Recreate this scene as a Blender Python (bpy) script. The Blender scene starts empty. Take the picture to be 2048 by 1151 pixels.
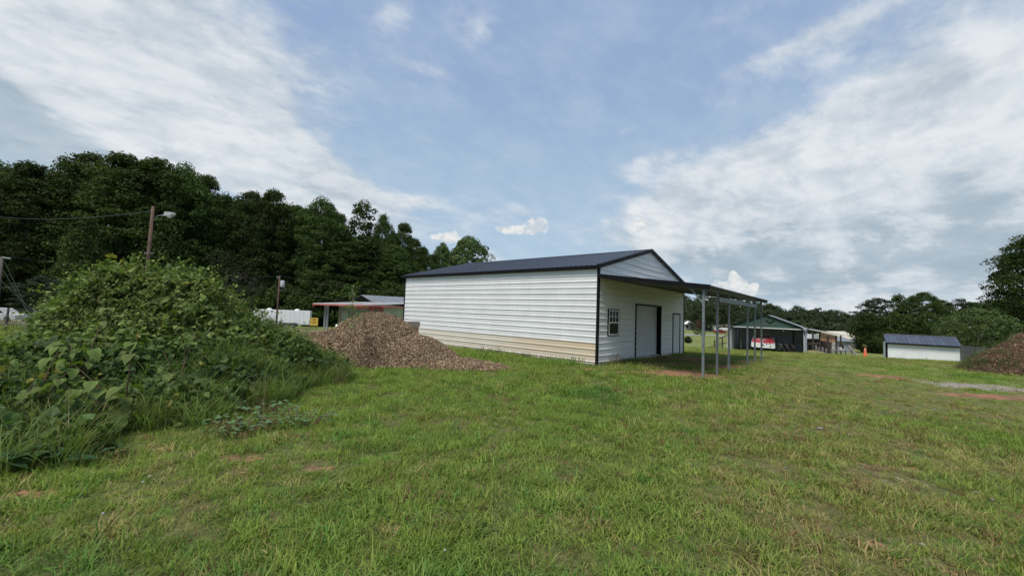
import bpy, math, random
import numpy as np
from mathutils import Vector, Matrix

# ------------------------------------------------------------------ camera, sky, sun, exposure
S = bpy.context.scene
COL = S.collection
CAM_Z, FPX, PITCH, ROLL = 1.83, 805.2, 0.0607, 0.0368      # metres, pixels of a 2048 px wide picture, radians
cd = bpy.data.cameras.new('camera'); cam = bpy.data.objects.new('camera', cd); COL.objects.link(cam); S.camera = cam
cd.sensor_width = 36; cd.lens = FPX / 2048 * 36; cd.clip_end = 5000; cd.clip_start = 0.05
_F = Vector((0, math.cos(PITCH), math.sin(PITCH))); _U = Vector((0, -math.sin(PITCH), math.cos(PITCH))); _R = Vector((1, 0, 0))
_r = _R * math.cos(ROLL) + _U * math.sin(ROLL); _u = _U * math.cos(ROLL) - _R * math.sin(ROLL)
M = Matrix((_r, _u, -_F)).transposed().to_4x4(); M.translation = Vector((0, 0, CAM_Z)); cam.matrix_world = M

S.view_settings.view_transform = 'Standard'; S.view_settings.look = 'None'
S.view_settings.gamma = 1; S.view_settings.use_curve_mapping = False
S.view_settings.exposure = 0.90
S.render.resolution_x = 1024; S.render.resolution_y = 575

SUN_DIR = Vector((-0.30, -0.52, 1.15)).normalized()          # towards the sun: high, behind the left shoulder
SUN_EL = math.asin(SUN_DIR.z); SUN_AZ = math.atan2(SUN_DIR.x, SUN_DIR.y)
sd = bpy.data.lights.new('sun', 'SUN'); sun = bpy.data.objects.new('sun', sd); COL.objects.link(sun)
sd.energy = 2.3; sd.angle = math.radians(22); sd.color = (1.0, 0.95, 0.87)
sun.rotation_euler = SUN_DIR.to_track_quat('Z', 'Y').to_euler(); sun.location = (0, 0, 60)

class NG:                                                    # tiny helper to write node graphs as expressions
    def __init__(s, nt): s.nt = nt; s.N = nt.nodes; s.L = nt.links
    def node(s, t, **k):
        n = s.N.new(t)
        for a, b in k.items(): setattr(n, a, b)
        return n
    def put(s, sock, v):
        if v is None: return
        if hasattr(v, 'is_linked') or isinstance(v, bpy.types.NodeSocket): s.L.new(v, sock)
        else: sock.default_value = v
    def m(s, op, a, b=None, c=None, clamp=False):
        n = s.node('ShaderNodeMath', operation=op, use_clamp=clamp)
        for i, v in enumerate((a, b, c)): s.put(n.inputs[i], v)
        return n.outputs[0]
    def vm(s, op, a, b=None):
        n = s.node('ShaderNodeVectorMath', operation=op); s.put(n.inputs[0], a); s.put(n.inputs[1], b)
        return n.outputs[0]
    def comb(s, x, y, z):
        n = s.node('ShaderNodeCombineXYZ')
        for i, v in enumerate((x, y, z)): s.put(n.inputs[i], v)
        return n.outputs[0]
    def sep(s, v):
        n = s.node('ShaderNodeSeparateXYZ'); s.put(n.inputs[0], v); return n.outputs
    def noise(s, vec, scale, detail=5, rough=0.55, dist=0.0, lac=2.0):
        n = s.node('ShaderNodeTexNoise'); s.put(n.inputs['Vector'], vec)
        n.inputs['Scale'].default_value = scale; n.inputs['Detail'].default_value = detail
        n.inputs['Roughness'].default_value = rough; n.inputs['Distortion'].default_value = dist
        n.inputs['Lacunarity'].default_value = lac
        return n.outputs['Fac']
    def step(s, v, lo, hi, a=0.0, b=1.0):
        n = s.node('ShaderNodeMapRange', interpolation_type='SMOOTHSTEP'); s.put(n.inputs['Value'], v)
        n.inputs['From Min'].default_value = lo; n.inputs['From Max'].default_value = hi
        n.inputs['To Min'].default_value = a; n.inputs['To Max'].default_value = b
        return n.outputs[0]
    def mix(s, f, a, b):
        n = s.node('ShaderNodeMix', data_type='RGBA'); s.put(n.inputs[0], f)
        for i, v in ((6, a), (7, b)):
            s.put(n.inputs[i], (*v, 1) if isinstance(v, tuple) and len(v) == 3 else v)
        return n.outputs[2]

def make_world():
    w = bpy.data.worlds.new('World'); S.world = w; w.use_nodes = True
    w.node_tree.nodes.clear(); g = NG(w.node_tree)
    sky = g.node('ShaderNodeTexSky', sky_type='NISHITA'); sky.sun_disc = False
    sky.sun_elevation = SUN_EL; sky.sun_rotation = SUN_AZ; sky.altitude = 300
    sky.air_density = 1.0; sky.dust_density = 1.0; sky.ozone_density = 2.0
    d = g.node('ShaderNodeTexCoord').outputs['Generated']
    x, y, z = g.sep(d)
    az = g.m('ARCTAN2', x, y); el = g.m('ARCSINE', z)
    zz = g.m('MAXIMUM', z, 0.0)
    h = g.m('ADD', zz, 0.34)
    pl = g.comb(g.m('DIVIDE', x, h), g.m('DIVIDE', y, h), 0.0)        # cloud layer seen in perspective
    # streaks of the layer run from lower left to upper right of the view
    rot = g.node('ShaderNodeVectorRotate', rotation_type='Z_AXIS'); g.put(rot.inputs['Vector'], pl); rot.inputs['Angle'].default_value = math.radians(-35)
    sv = g.vm('MULTIPLY', rot.outputs[0], (0.80, 1.0, 1.0))
    n1 = g.noise(sv, 1.7, 3, 0.5, 0.2)
    n2 = g.noise(g.vm('ADD', sv, (3.1, 1.7, 0.4)), 4.6, 9, 0.60, 0.12)
    n3 = g.noise(g.comb(g.m('MULTIPLY', az, 1.0), g.m('MULTIPLY', el, 1.4), 0.0), 26.0, 7, 0.62, 0.3)
    n4 = g.noise(g.vm('ADD', g.vm('MULTIPLY', rot.outputs[0], (0.72, 1.0, 1.0)), (7.1, 2.7, 1.4)), 9.0, 9, 0.62, 0.15)
    n5 = g.noise(g.comb(g.m('MULTIPLY', az, 1.0), g.m('MULTIPLY', el, 2.6), 0.3), 5.0, 8, 0.60, 0.25)
    def A(px, py):                                                    # picture position -> azimuth, elevation
        v = (_r * ((px - 1024) / FPX) - _u * ((py - 575.5) / FPX) + _F).normalized()
        return math.atan2(v.x, v.y), math.asin(v.z)
    def blob(px, py, wx, wy, ang, amp, soft=1.0):                     # soft oval region of the sky dome
        a0, e0 = A(px, py); a1, e1 = A(px + 30, py); a2, e2 = A(px, py - 30)
        sx = wx / 30 * abs(a1 - a0); sy = wy / 30 * abs(e2 - e0)
        da = g.m('SUBTRACT', az, a0); de = g.m('SUBTRACT', el, e0)
        c, s_ = math.cos(ang), math.sin(ang)
        u = g.m('DIVIDE', g.m('ADD', g.m('MULTIPLY', da, c), g.m('MULTIPLY', de, s_)), sx)
        v = g.m('DIVIDE', g.m('SUBTRACT', g.m('MULTIPLY', de, c), g.m('MULTIPLY', da, s_)), sy)
        r2 = g.m('ADD', g.m('MULTIPLY', u, u), g.m('MULTIPLY', v, v))
        e = g.m('EXPONENT', g.m('MULTIPLY', g.m('POWER', r2, soft), -1.0))
        return g.m('MULTIPLY', e, amp)
    def total(lst):
        t = lst[0]
        for q in lst[1:]: t = g.m('ADD', t, q)
        return t
    D = math.radians
    cover = total([blob(60, 60, 560, 220, D(-10), 1.05, 1.8), blob(430, 265, 400, 105, D(-24), 0.85, 1.6), blob(400, 110, 440, 150, D(-14), 0.80, 1.6),
                   blob(620, 372, 320, 60, D(-13), 0.95, 1.4), blob(60, 230, 330, 110, D(-20), 0.9, 1.6), blob(650, 130, 260, 60, D(-20), .25),
                   blob(1560, 360, 410, 115, D(13), 1.15, 1.9), blob(1900, 260, 330, 150, D(12), 0.85, 1.5), blob(1290, 325, 120, 28, D(16), .55),
                   blob(1850, 510, 660, 130, D(2), 1.35, 1.7), blob(1450, 465, 320, 60, D(4), .62), blob(1250, 262, 40, 14, D(10), .45), blob(1150, 292, 30, 14, D(30), .45),
                   blob(1640, 80, 460, 55, D(14), 0.42), blob(1900, 40, 300, 90, D(12), 0.42), blob(1560, 105, 160, 20, D(8), 0.3), blob(1450, 40, 330, 26, D(10), 0.20),
                   blob(780, 30, 60, 45, D(30), 0.42), blob(905, 35, 110, 60, D(-60), 0.26), blob(970, 55, 45, 60, D(50), 0.36), blob(860, 138, 120, 22, D(-6), 0.34), blob(1130, 130, 90, 22, D(25), .28),
                   blob(1050, 320, 70, 30, D(-25), 0.34), blob(840, 403, 60, 14, D(0), 0.60), blob(960, 420, 130, 30, D(-8), 0.18),
                   blob(1140, 190, 250, 170, 0, -0.18, 1.5), blob(720, 230, 190, 80, D(-30), -0.16)])
    wob = g.m('ADD', g.m('MULTIPLY', g.m('SUBTRACT', n1, 0.5), 0.9), g.m('ADD', g.m('MULTIPLY', g.m('SUBTRACT', n2, 0.5), 1.15), g.m('ADD', g.m('MULTIPLY', g.m('SUBTRACT', n4, 0.5), 0.55), g.m('MULTIPLY', g.m('SUBTRACT', n5, 0.5), 0.75))))
    dens = g.m('ADD', cover, wob)
    alpha = g.m('MULTIPLY', g.step(dens, 0.14, 0.92), 0.92)
    veil = g.m('ADD', g.step(n4, 0.30, 0.80, 0.02, 0.34), g.step(z, 0.0, 0.60, 0.40, 0.04))
    puffs = total([blob(1045, 461, 60, 10, 0, .8, 1.6), blob(1074, 447, 24, 15, 0, 0.9, 1.4), blob(1005, 456, 22, 9, 0, .5, 1.4), blob(895, 476, 34, 11, 0, 0.9, 1.4), blob(905, 466, 18, 9, 0, 0.5, 1.4),
                   blob(912, 497, 40, 10, 0, 0.6, 1.4), blob(1276, 455, 20, 12, 0, 1.0, 1.4),
                   blob(1455, 572, 40, 15, 0, 1.0, 1.5), blob(1466, 551, 11, 11, 0, 1.0, 1.3), blob(1482, 562, 14, 9, 0, .8, 1.4), blob(1506, 577, 10, 18, D(-25), 0.9, 1.4),
                   blob(1445, 588, 60, 14, 0, 0.9, 1.5)])
    pa = g.step(g.m('ADD', puffs, g.m('MULTIPLY', g.m('SUBTRACT', n3, 0.5), 1.9)), 0.40, 0.80)
    # grey undersides of the thick clouds
    dark = total([blob(70, 268, 290, 58, D(-27), 1.9, 2.2), blob(0, 320, 240, 80, D(-12), 1.5, 1.6),
                  blob(1640, 372, 270, 34, D(3), 0.60, 1.3), blob(1850, 425, 420, 60, D(2), 0.60, 1.3), blob(1800, 530, 680, 90, D(0), 0.85, 1.5), blob(560, 360, 170, 20, D(-18), 0.35)])
    dark = g.m('MULTIPLY', dark, g.m('ADD', g.step(n2, 0.30, 0.72, 0.62, 0.0), g.step(n5, 0.30, 0.70, 0.70, 0.10)))
    dk = g.m('ADD', dark, g.m('ADD', g.step(n4, 0.36, 0.64, 0.46, -0.05), g.step(n5, 0.36, 0.66, 0.30, -0.08)), clamp=True)
    shade = g.mix(g.step(g.m('ADD', g.m('MULTIPLY', n2, 0.5), g.m('MULTIPLY', n5, 0.5)), 0.36, 0.64), (3.9, 4.85, 5.7), (5.7, 6.65, 7.4))
    white = g.mix(dk, (8.7, 9.0, 9.3), shade)
    zen = g.mix(g.step(z, 0.05, 0.62), (4.1, 5.95, 7.9), (3.15, 4.45, 7.0))
    base = g.mix(0.12, zen, sky.outputs[0])
    c = g.mix(g.m('MINIMUM', veil, 1.0), base, (5.9, 7.1, 8.2))
    c = g.mix(alpha, c, white)
    pw = g.mix(g.step(n3, 0.40, 0.62), (6.3, 7.0, 7.6), (9.4, 9.3, 9.0))
    c = g.mix(g.m('MULTIPLY', pa, 0.92), c, pw)
    bg = g.node('ShaderNodeBackground'); g.put(bg.inputs[0], c); bg.inputs[1].default_value = 0.050
    out = g.node('ShaderNodeOutputWorld'); g.L.new(bg.outputs[0], out.inputs[0])
    w.cycles.sampling_method = 'MANUAL'; w.cycles.sample_map_resolution = 512
make_world()

# ------------------------------------------------------------------ helpers
def at(px, py, Y):
    """point of the place seen at a position of the photograph, Y metres ahead"""
    v = _r * ((px - 1024) / FPX) - _u * ((py - 575.5) / FPX) + _F
    v = v * (Y / v.y)
    return Vector((v.x, v.y, v.z + CAM_Z))

def tag(o, label=None, cat=None, group=None, kind=None):
    for k, v in (('label', label), ('category', cat), ('group', group), ('kind', kind)):
        if v: o[k] = v
    return o

def empty(name, loc=(0, 0, 0), rz=0.0, parent=None, sc=1.0):
    o = bpy.data.objects.new(name, None); COL.objects.link(o)
    o.location = loc; o.rotation_euler = (0, 0, rz); o.scale = (sc,) * 3 if not hasattr(sc, '__len__') else sc
    o.empty_display_size = 0.3; o.parent = parent
    return o

def link(name, me, parent=None, loc=None, rot=None, sc=None):
    o = bpy.data.objects.new(name, me); COL.objects.link(o); o.parent = parent
    if loc is not None: o.location = loc
    if rot is not None: o.rotation_euler = rot
    if sc is not None: o.scale = (sc,) * 3 if not hasattr(sc, '__len__') else sc
    return o

def np_mesh(name, V, F, mat=None, smooth=False, attrs=None, k=None):
    """V (n,3); F (m,k) integer array"""
    V = np.ascontiguousarray(V, dtype=np.float32); F = np.ascontiguousarray(F, dtype=np.int32)
    me = bpy.data.meshes.new(name)
    me.vertices.add(len(V)); me.vertices.foreach_set('co', V.ravel())
    n, kk = F.shape
    me.loops.add(n * kk); me.loops.foreach_set('vertex_index', F.ravel())
    me.polygons.add(n); me.polygons.foreach_set('loop_start', np.arange(0, n * kk, kk, dtype=np.int32))
    if smooth: me.polygons.foreach_set('use_smooth', np.ones(n, dtype=bool))
    me.update(calc_edges=True)
    for a, arr in (attrs or {}).items():
        if arr.ndim == 1:
            at_ = me.attributes.new(a, 'FLOAT', 'POINT'); at_.data.foreach_set('value', arr.astype(np.float32))
        else:
            at_ = me.attributes.new(a, 'FLOAT_COLOR', 'POINT')
            at_.data.foreach_set('color', np.concatenate([arr, np.ones((len(arr), 1))], 1).astype(np.float32).ravel())
    if mat: me.materials.append(mat)
    return me

class MB:
    """collects simple shapes; build() links them as ONE mesh object"""
    def __init__(s): s.v = []; s.f = []; s.mi = []; s.cur = 0
    def add(s, vs, fs):
        b = len(s.v); s.v += [tuple(v) for v in vs]; s.f += [tuple(b + i for i in f) for f in fs]; s.mi += [s.cur] * len(fs)
        return s
    def box(s, a, b):
        x0, y0, z0 = [min(a[i], b[i]) for i in range(3)]; x1, y1, z1 = [max(a[i], b[i]) for i in range(3)]
        return s.add([(x0, y0, z0), (x1, y0, z0), (x1, y1, z0), (x0, y1, z0), (x0, y0, z1), (x1, y0, z1), (x1, y1, z1), (x0, y1, z1)],
                     [(0, 3, 2, 1), (4, 5, 6, 7), (0, 1, 5, 4), (1, 2, 6, 5), (2, 3, 7, 6), (3, 0, 4, 7)])
    def hexa(s, p):
        return s.add(p, [(0, 3, 2, 1), (4, 5, 6, 7), (0, 1, 5, 4), (1, 2, 6, 5), (2, 3, 7, 6), (3, 0, 4, 7)])
    def bar(s, p, q, w, h=None, up=(0, 0, 1)):
        p, q = Vector(p), Vector(q); d = (q - p).normalized(); u = Vector(up)
        if abs(d.dot(u)) > .99: u = Vector((1, 0, 0))
        a = d.cross(u).normalized() * w / 2; b = a.cross(d).normalized() * (h or w) / 2
        return s.hexa([p - a - b, p + a - b, p + a + b, p - a + b, q - a - b, q + a - b, q + a + b, q - a + b])
    def tube(s, pts, rad, n=8, cap=True):
        pts = [Vector(p) for p in pts]; rad = rad if hasattr(rad, '__len__') else [rad] * len(pts)
        b = len(s.v); prev = None
        for i, p in enumerate(pts):
            d = (pts[min(i + 1, len(pts) - 1)] - pts[max(i - 1, 0)]).normalized()
            if prev is None:
                prev = d.orthogonal().normalized()
            a = (prev - d * prev.dot(d)).normalized(); prev = a; c = d.cross(a)
            s.v += [tuple(p + (a * math.cos(2 * math.pi * k / n) + c * math.sin(2 * math.pi * k / n)) * rad[i]) for k in range(n)]
        for i in range(len(pts) - 1):
            for k in range(n):
                s.f.append((b + i * n + k, b + i * n + (k + 1) % n, b + (i + 1) * n + (k + 1) % n, b + (i + 1) * n + k)); s.mi.append(s.cur)
        if cap:
            s.f += [tuple(b + k for k in range(n))[::-1], tuple(b + (len(pts) - 1) * n + k for k in range(n))]; s.mi += [s.cur] * 2
        return s
    def prism(s, poly, a, b):
        """poly: list of points in the plane given by a function a(p)->3d at one end and b(p)->3d at the other"""
        n = len(poly)
        vs = [a(p) for p in poly] + [b(p) for p in poly]
        fs = [tuple(range(n))[::-1], tuple(range(n, 2 * n))] + [(i, (i + 1) % n, n + (i + 1) % n, n + i) for i in range(n)]
        return s.add(vs, fs)
    def lathe(s, prof, n=20, c=(0, 0, 0), axis='z'):
        b = len(s.v)
        for r, z in prof:
            for k in range(n):
                t = 2 * math.pi * k / n; q = (r * math.cos(t), r * math.sin(t), z)
                if axis == 'y': q = (q[0], q[2], q[1])
                if axis == 'x': q = (q[2], q[0], q[1])
                s.v.append((q[0] + c[0], q[1] + c[1], q[2] + c[2]))
        for i in range(len(prof) - 1):
            for k in range(n):
                s.f.append((b + i * n + k, b + i * n + (k + 1) % n, b + (i + 1) * n + (k + 1) % n, b + (i + 1) * n + k)); s.mi.append(s.cur)
        return s
    def mesh(s, name, mat, smooth=False):
        me = bpy.data.meshes.new(name); me.from_pydata(s.v, [], s.f)
        for m_ in (mat if isinstance(mat, (list, tuple)) else [mat]): me.materials.append(m_)
        if isinstance(mat, (list, tuple)): me.polygons.foreach_set('material_index', s.mi)
        if smooth: me.polygons.foreach_set('use_smooth', [True] * len(s.f))
        me.update(); return me
    def build(s, name, mat, parent=None, smooth=False, loc=None, rot=None):
        return link(name, s.mesh(name, mat, smooth), parent, loc, rot)

def pmat(name, col, rough=0.6, metal=0.0, var=0.12, scale=3.0, bump=0.0, bscale=60.0, spec=0.4, col2=None, coords='Object', rand=0.0, detail=5):
    m = bpy.data.materials.new(name); m.use_nodes = True; nt = m.node_tree; nt.nodes.clear(); g = NG(nt)
    p = g.node('ShaderNodeBsdfPrincipled'); o = g.node('ShaderNodeOutputMaterial'); g.L.new(p.outputs[0], o.inputs[0])
    tc = g.node('ShaderNodeTexCoord').outputs[coords]
    n = g.noise(tc, scale, detail, 0.6)
    f = g.step(n, 0.3, 0.7)
    c2 = col2 if col2 else tuple(min(1, c * (1 + var)) for c in col)
    c1 = col if col2 else tuple(c * (1 - var) for c in col)
    c = g.mix(f, c1, c2)
    if rand:
        oi = g.node('ShaderNodeObjectInfo').outputs['Random']
        hs = g.node('ShaderNodeHueSaturation'); g.put(hs.inputs['Color'], c)
        g.put(hs.inputs['Value'], g.m('ADD', g.m('MULTIPLY', oi, 2 * rand), 1 - rand)); c = hs.outputs[0]
    g.put(p.inputs['Base Color'], c); p.inputs['Metallic'].default_value = metal
    g.put(p.inputs['Roughness'], g.m('ADD', g.m('MULTIPLY', f, 0.12), rough - 0.06, clamp=True))
    p.inputs['Specular IOR Level'].default_value = spec
    if bump:
        b = g.node('ShaderNodeBump'); b.inputs['Strength'].default_value = bump; b.inputs['Distance'].default_value = 0.02
        g.put(b.inputs['Height'], g.noise(tc, bscale, 4, 0.6)); g.L.new(b.outputs[0], p.inputs['Normal'])
    return m

def leafmat(name, instanced=True, col=(0.05, 0.08, 0.02), col2=(0.08, 0.11, 0.03), trans=0.35, rough=0.5, rand=0.18, spec=0.35):
    """foliage: colour from the scatter's own attribute when instanced, some light passes through"""
    m = bpy.data.materials.new(name); m.use_nodes = True; nt = m.node_tree; nt.nodes.clear(); g = NG(nt)
    o = g.node('ShaderNodeOutputMaterial')
    if instanced:
        a = g.node('ShaderNodeAttribute', attribute_type='INSTANCER', attribute_name='tint'); c = a.outputs['Color']
        c = g.mix(g.step(g.noise(g.node('ShaderNodeTexCoord').outputs['Object'], 25.0, 2), .35, .65), c, g.vm('MULTIPLY', c, (1.35, 1.28, 1.2)))
    else:
        a = g.node('ShaderNodeAttribute', attribute_type='GEOMETRY', attribute_name='shade')
        c = g.mix(a.outputs['Fac'], col, col2)
        oi = g.node('ShaderNodeObjectInfo').outputs['Random']
        hs = g.node('ShaderNodeHueSaturation'); g.put(hs.inputs['Color'], c)
        g.put(hs.inputs['Value'], g.m('ADD', g.m('MULTIPLY', oi, 2 * rand), 1 - rand))
        g.put(hs.inputs['Hue'], g.m('ADD', g.m('MULTIPLY', oi, 0.02), 0.49)); c = hs.outputs[0]
    p = g.node('ShaderNodeBsdfPrincipled'); g.put(p.inputs['Base Color'], c); p.inputs['Roughness'].default_value = rough
    p.inputs['Specular IOR Level'].default_value = spec
    t = g.node('ShaderNodeBsdfTranslucent'); g.put(t.inputs['Color'], g.vm('MULTIPLY', c, (1.3, 1.45, 0.7)))
    mx = g.node('ShaderNodeMixShader'); mx.inputs[0].default_value = trans
    g.L.new(p.outputs[0], mx.inputs[1]); g.L.new(t.outputs[0], mx.inputs[2]); g.L.new(mx.outputs[0], o.inputs[0])
    return m

RNG = np.random.default_rng(7)
def vnoise(x, y, seed=0):
    """smooth value noise, numpy"""
    x = np.asarray(x, float); y = np.asarray(y, float)
    xi = np.floor(x).astype(np.int64); yi = np.floor(y).astype(np.int64); fx = x - xi; fy = y - yi
    fx = fx * fx * (3 - 2 * fx); fy = fy * fy * (3 - 2 * fy)
    def h(a, b):
        n = (a * 374761393 + b * 668265263 + seed * 1274126177) & 0xffffffff
        n = ((n ^ (n >> 13)) * 1274126177) & 0xffffffff
        return ((n ^ (n >> 16)) & 0xffff) / 65535.0
    return (h(xi, yi) * (1 - fx) + h(xi + 1, yi) * fx) * (1 - fy) + (h(xi, yi + 1) * (1 - fx) + h(xi + 1, yi + 1) * fx) * fy
def fbm(x, y, seed=0, o=4):
    s = 0; a = .5; t = 0
    for i in range(o):
        s = s + a * vnoise(x * 2 ** i, y * 2 ** i, seed + i); t += a; a *= .55
    return s / t
def sstep(a, b, v):
    t = np.clip((v - a) / (b - a), 0, 1); return t * t * (3 - 2 * t)

def gz(x, y):
    """height of the land"""
    x = np.asarray(x, float); y = np.asarray(y, float)
    d = np.maximum(0, y - 21)
    z = -3.0 * (1 - np.exp(-d / 45.0))
    z = z - 1.05 * sstep(26, 46, x) * sstep(22, 44, y) * (1 - sstep(90, 160, y))
    z = z + 0.12 * np.exp(-(x * x + y * y) / 60.0)
    z = z + 0.05 * (fbm(x * .35, y * .35, 3) - .5) * (1 - sstep(12, 16, y) * (1 - sstep(30, 40, y)))
    z = z + 0.5 * (fbm(x * .03, y * .03, 5) - .5) * sstep(70, 130, np.hypot(x, y))
    return z
def gz1(x, y): return float(gz(x, y))
def gpt(px, Y, dz=0.0):
    """ground point under a picture column, Y metres ahead"""
    p = at(px, 620, Y); q = Vector((p.x, p.y, gz1(p.x, p.y)))
    for _ in range(3):                                        # picture columns lean a little with the camera
        # move along the column until the height matches
        lo, hi = 300.0, 1400.0
        for _i in range(30):
            mid = (lo + hi) / 2
            if at(px, mid, Y).z > q.z: lo = mid
            else: hi = mid
        p = at(px, (lo + hi) / 2, Y); q = Vector((p.x, p.y, gz1(p.x, p.y)))
    q.z += dz; return q

# building frame (also the frame of the dirt patches)
BX, BY, BA = 3.194, 14.831, math.atan2(0.7533, 0.6577)
BW, BL, BD = 9.41, 12.32, 3.64
UX, UY = math.cos(BA), math.sin(BA)
def bl2w(x, y): return BX + x * UX - y * UY, BY + x * UY + y * UX
def w2bl(X, Y):
    dx, dy = X - BX, Y - BY; return dx * UX + dy * UY, -dx * UY + dy * UX

# ------------------------------------------------------------------ materials
MAT = dict(
    white_siding=None,
    black=pmat('black_trim', (0.006, 0.006, 0.007), 0.55, 0, .2, 4, spec=.15),
    navy=pmat('navy_metal_roof', (0.026, 0.030, 0.042), 0.36, 0.0, .14, 1.2, spec=.6),
    galv=pmat('galvanised_steel', (0.19, 0.215, 0.22), 0.5, 0.4, .2, 9),
    galv_dark=pmat('weathered_galvanised', (0.22, 0.23, 0.25), 0.5, 0.4, .2, 6),
    door_white=pmat('door_white', (0.62, 0.63, 0.63), 0.5, 0, .06, 2, bump=.05),
    rolldoor=pmat('roll_door_white', (0.60, 0.60, 0.60), 0.45, 0, .05, 1.5),
    concrete=pmat('concrete', (0.40, 0.36, 0.31), 0.9, 0, .15, 4, .3, 40),
    glass=pmat('dark_window_glass', (0.006, 0.007, 0.008), 0.12, 0, .1, 1, spec=.08),
    vinyl=pmat('white_vinyl', (0.72, 0.72, 0.71), 0.4, 0, .04, 4),
    chrome=pmat('dull_chrome', (0.4, 0.4, 0.4), 0.3, 1.0, .1, 6),
    pole=pmat('pole_wood', (0.070, 0.040, 0.028), 0.9, 0, .3, 3, .5, 30, col2=(0.13, 0.08, 0.055)),
    pole_grey=pmat('grey_pole_wood', (0.085, 0.072, 0.062), 0.9, 0, .25, 5, .5, 30),
    bark=pmat('tree_bark', (0.055, 0.042, 0.032), 0.95, 0, .35, 4, .6, 14),
    wire=pmat('wire', (0.05, 0.05, 0.05), 0.6),
    lamp_grey=pmat('lamp_housing', (0.38, 0.39, 0.40), 0.4, .1),
    pale_green=pmat('pale_green_metal_wall', (0.36, 0.42, 0.25), 0.5, 0, .12, 1.5),
    green_wall=pmat('green_metal_wall', (0.20, 0.26, 0.15), 0.5, 0, .12, 1.5),
    dkgreen=pmat('dark_green_metal', (0.030, 0.068, 0.052), 0.45, 0, .15, 2),
    red_trim=pmat('faded_red_metal', (0.36, 0.10, 0.08), 0.5, 0, .2, 2),
    tin=pmat('tin_roof', (0.55, 0.53, 0.52), 0.42, .25, .16, 2),
    grey_roof=pmat('grey_metal_roof', (0.20, 0.215, 0.235), 0.45, .2, .1, 1),
    bluegrey=pmat('blue_grey_metal_roof', (0.055, 0.068, 0.095), 0.42, 0.1, .2, 1.5, rand=.12),
    white_paint=pmat('white_paint', (0.72, 0.73, 0.73), 0.5, 0, .06, 1),
    cream=pmat('cream_paint', (0.52, 0.48, 0.38), 0.6, 0, .08, 1),
    tan=pmat('tan_siding', (0.34, 0.27, 0.21), 0.7, 0, .1, 1),
    grey_side=pmat('grey_siding', (0.55, 0.57, 0.60), 0.6, 0, .1, 1),
    shingle=pmat('shingles', (0.07, 0.075, 0.08), 0.9, 0, .2, 3),
    lav=pmat('dull_blue_grey_paint', (0.25, 0.27, 0.31), .6),
    old_white=pmat('grimy_white_paint', (0.38, 0.38, 0.38), .6, 0, .15, 2),
    cedar=pmat('orange_brown_boards', (0.42, 0.22, 0.11), 0.8, 0, .25, 5, .3, 30, rand=.2),
    grey_wood=pmat('weathered_grey_boards', (0.17, 0.155, 0.145), 0.9, 0, .25, 4, .4, 30, rand=.22),
    dark_wood=pmat('dark_old_wood', (0.055, 0.042, 0.035), 0.9, 0, .3, 5),
    rubber=pmat('tyre_rubber', (0.018, 0.018, 0.019), 0.8, 0, .2, 8),
    red_paint=pmat('red_car_paint', (0.60, 0.018, 0.03), 0.3, 0, .1, 2, spec=.6),
    maroon_paint=pmat('maroon_car_paint', (0.22, 0.02, 0.03), 0.3, 0, .1, 2),
    black_paint=pmat('black_car_paint', (0.012, 0.012, 0.014), 0.25, 0, .1, 2),
    cone=pmat('orange_cone_plastic', (0.62, 0.13, 0.06), 0.6, 0, .15, 6),
    yellow=pmat('yellow_paint', (0.55, 0.36, 0.06), 0.6, 0, .15, 3),
    asphalt=pmat('asphalt', (0.26, 0.26, 0.27), 0.9, 0, .1, 0.5, .2, 20),
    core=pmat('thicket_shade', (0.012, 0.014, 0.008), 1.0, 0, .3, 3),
    chip_core=pmat('packed_mulch', (0.10, 0.062, 0.042), 1.0, 0, .4, 14, .8, 30),
    dirt_core=pmat('brown_earth', (0.11, 0.062, 0.042), 1.0, 0, .35, 8, .8, 25),
    stem=pmat('plant_stem', (0.11, 0.10, 0.05), 0.7, 0, .2, 8, col2=(0.16, 0.07, 0.05)),
    straw=pmat('straw', (0.15, 0.135, 0.055), 0.9, 0, .25, 12, .5, 40),
    stone=pmat('white_stone', (0.22, 0.20, 0.18), 0.95, 0, .2, 9, .3, 30, rand=.2),
    sign_ink=pmat('brown_lettering', (0.22, 0.13, 0.02), 0.7),
)

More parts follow.
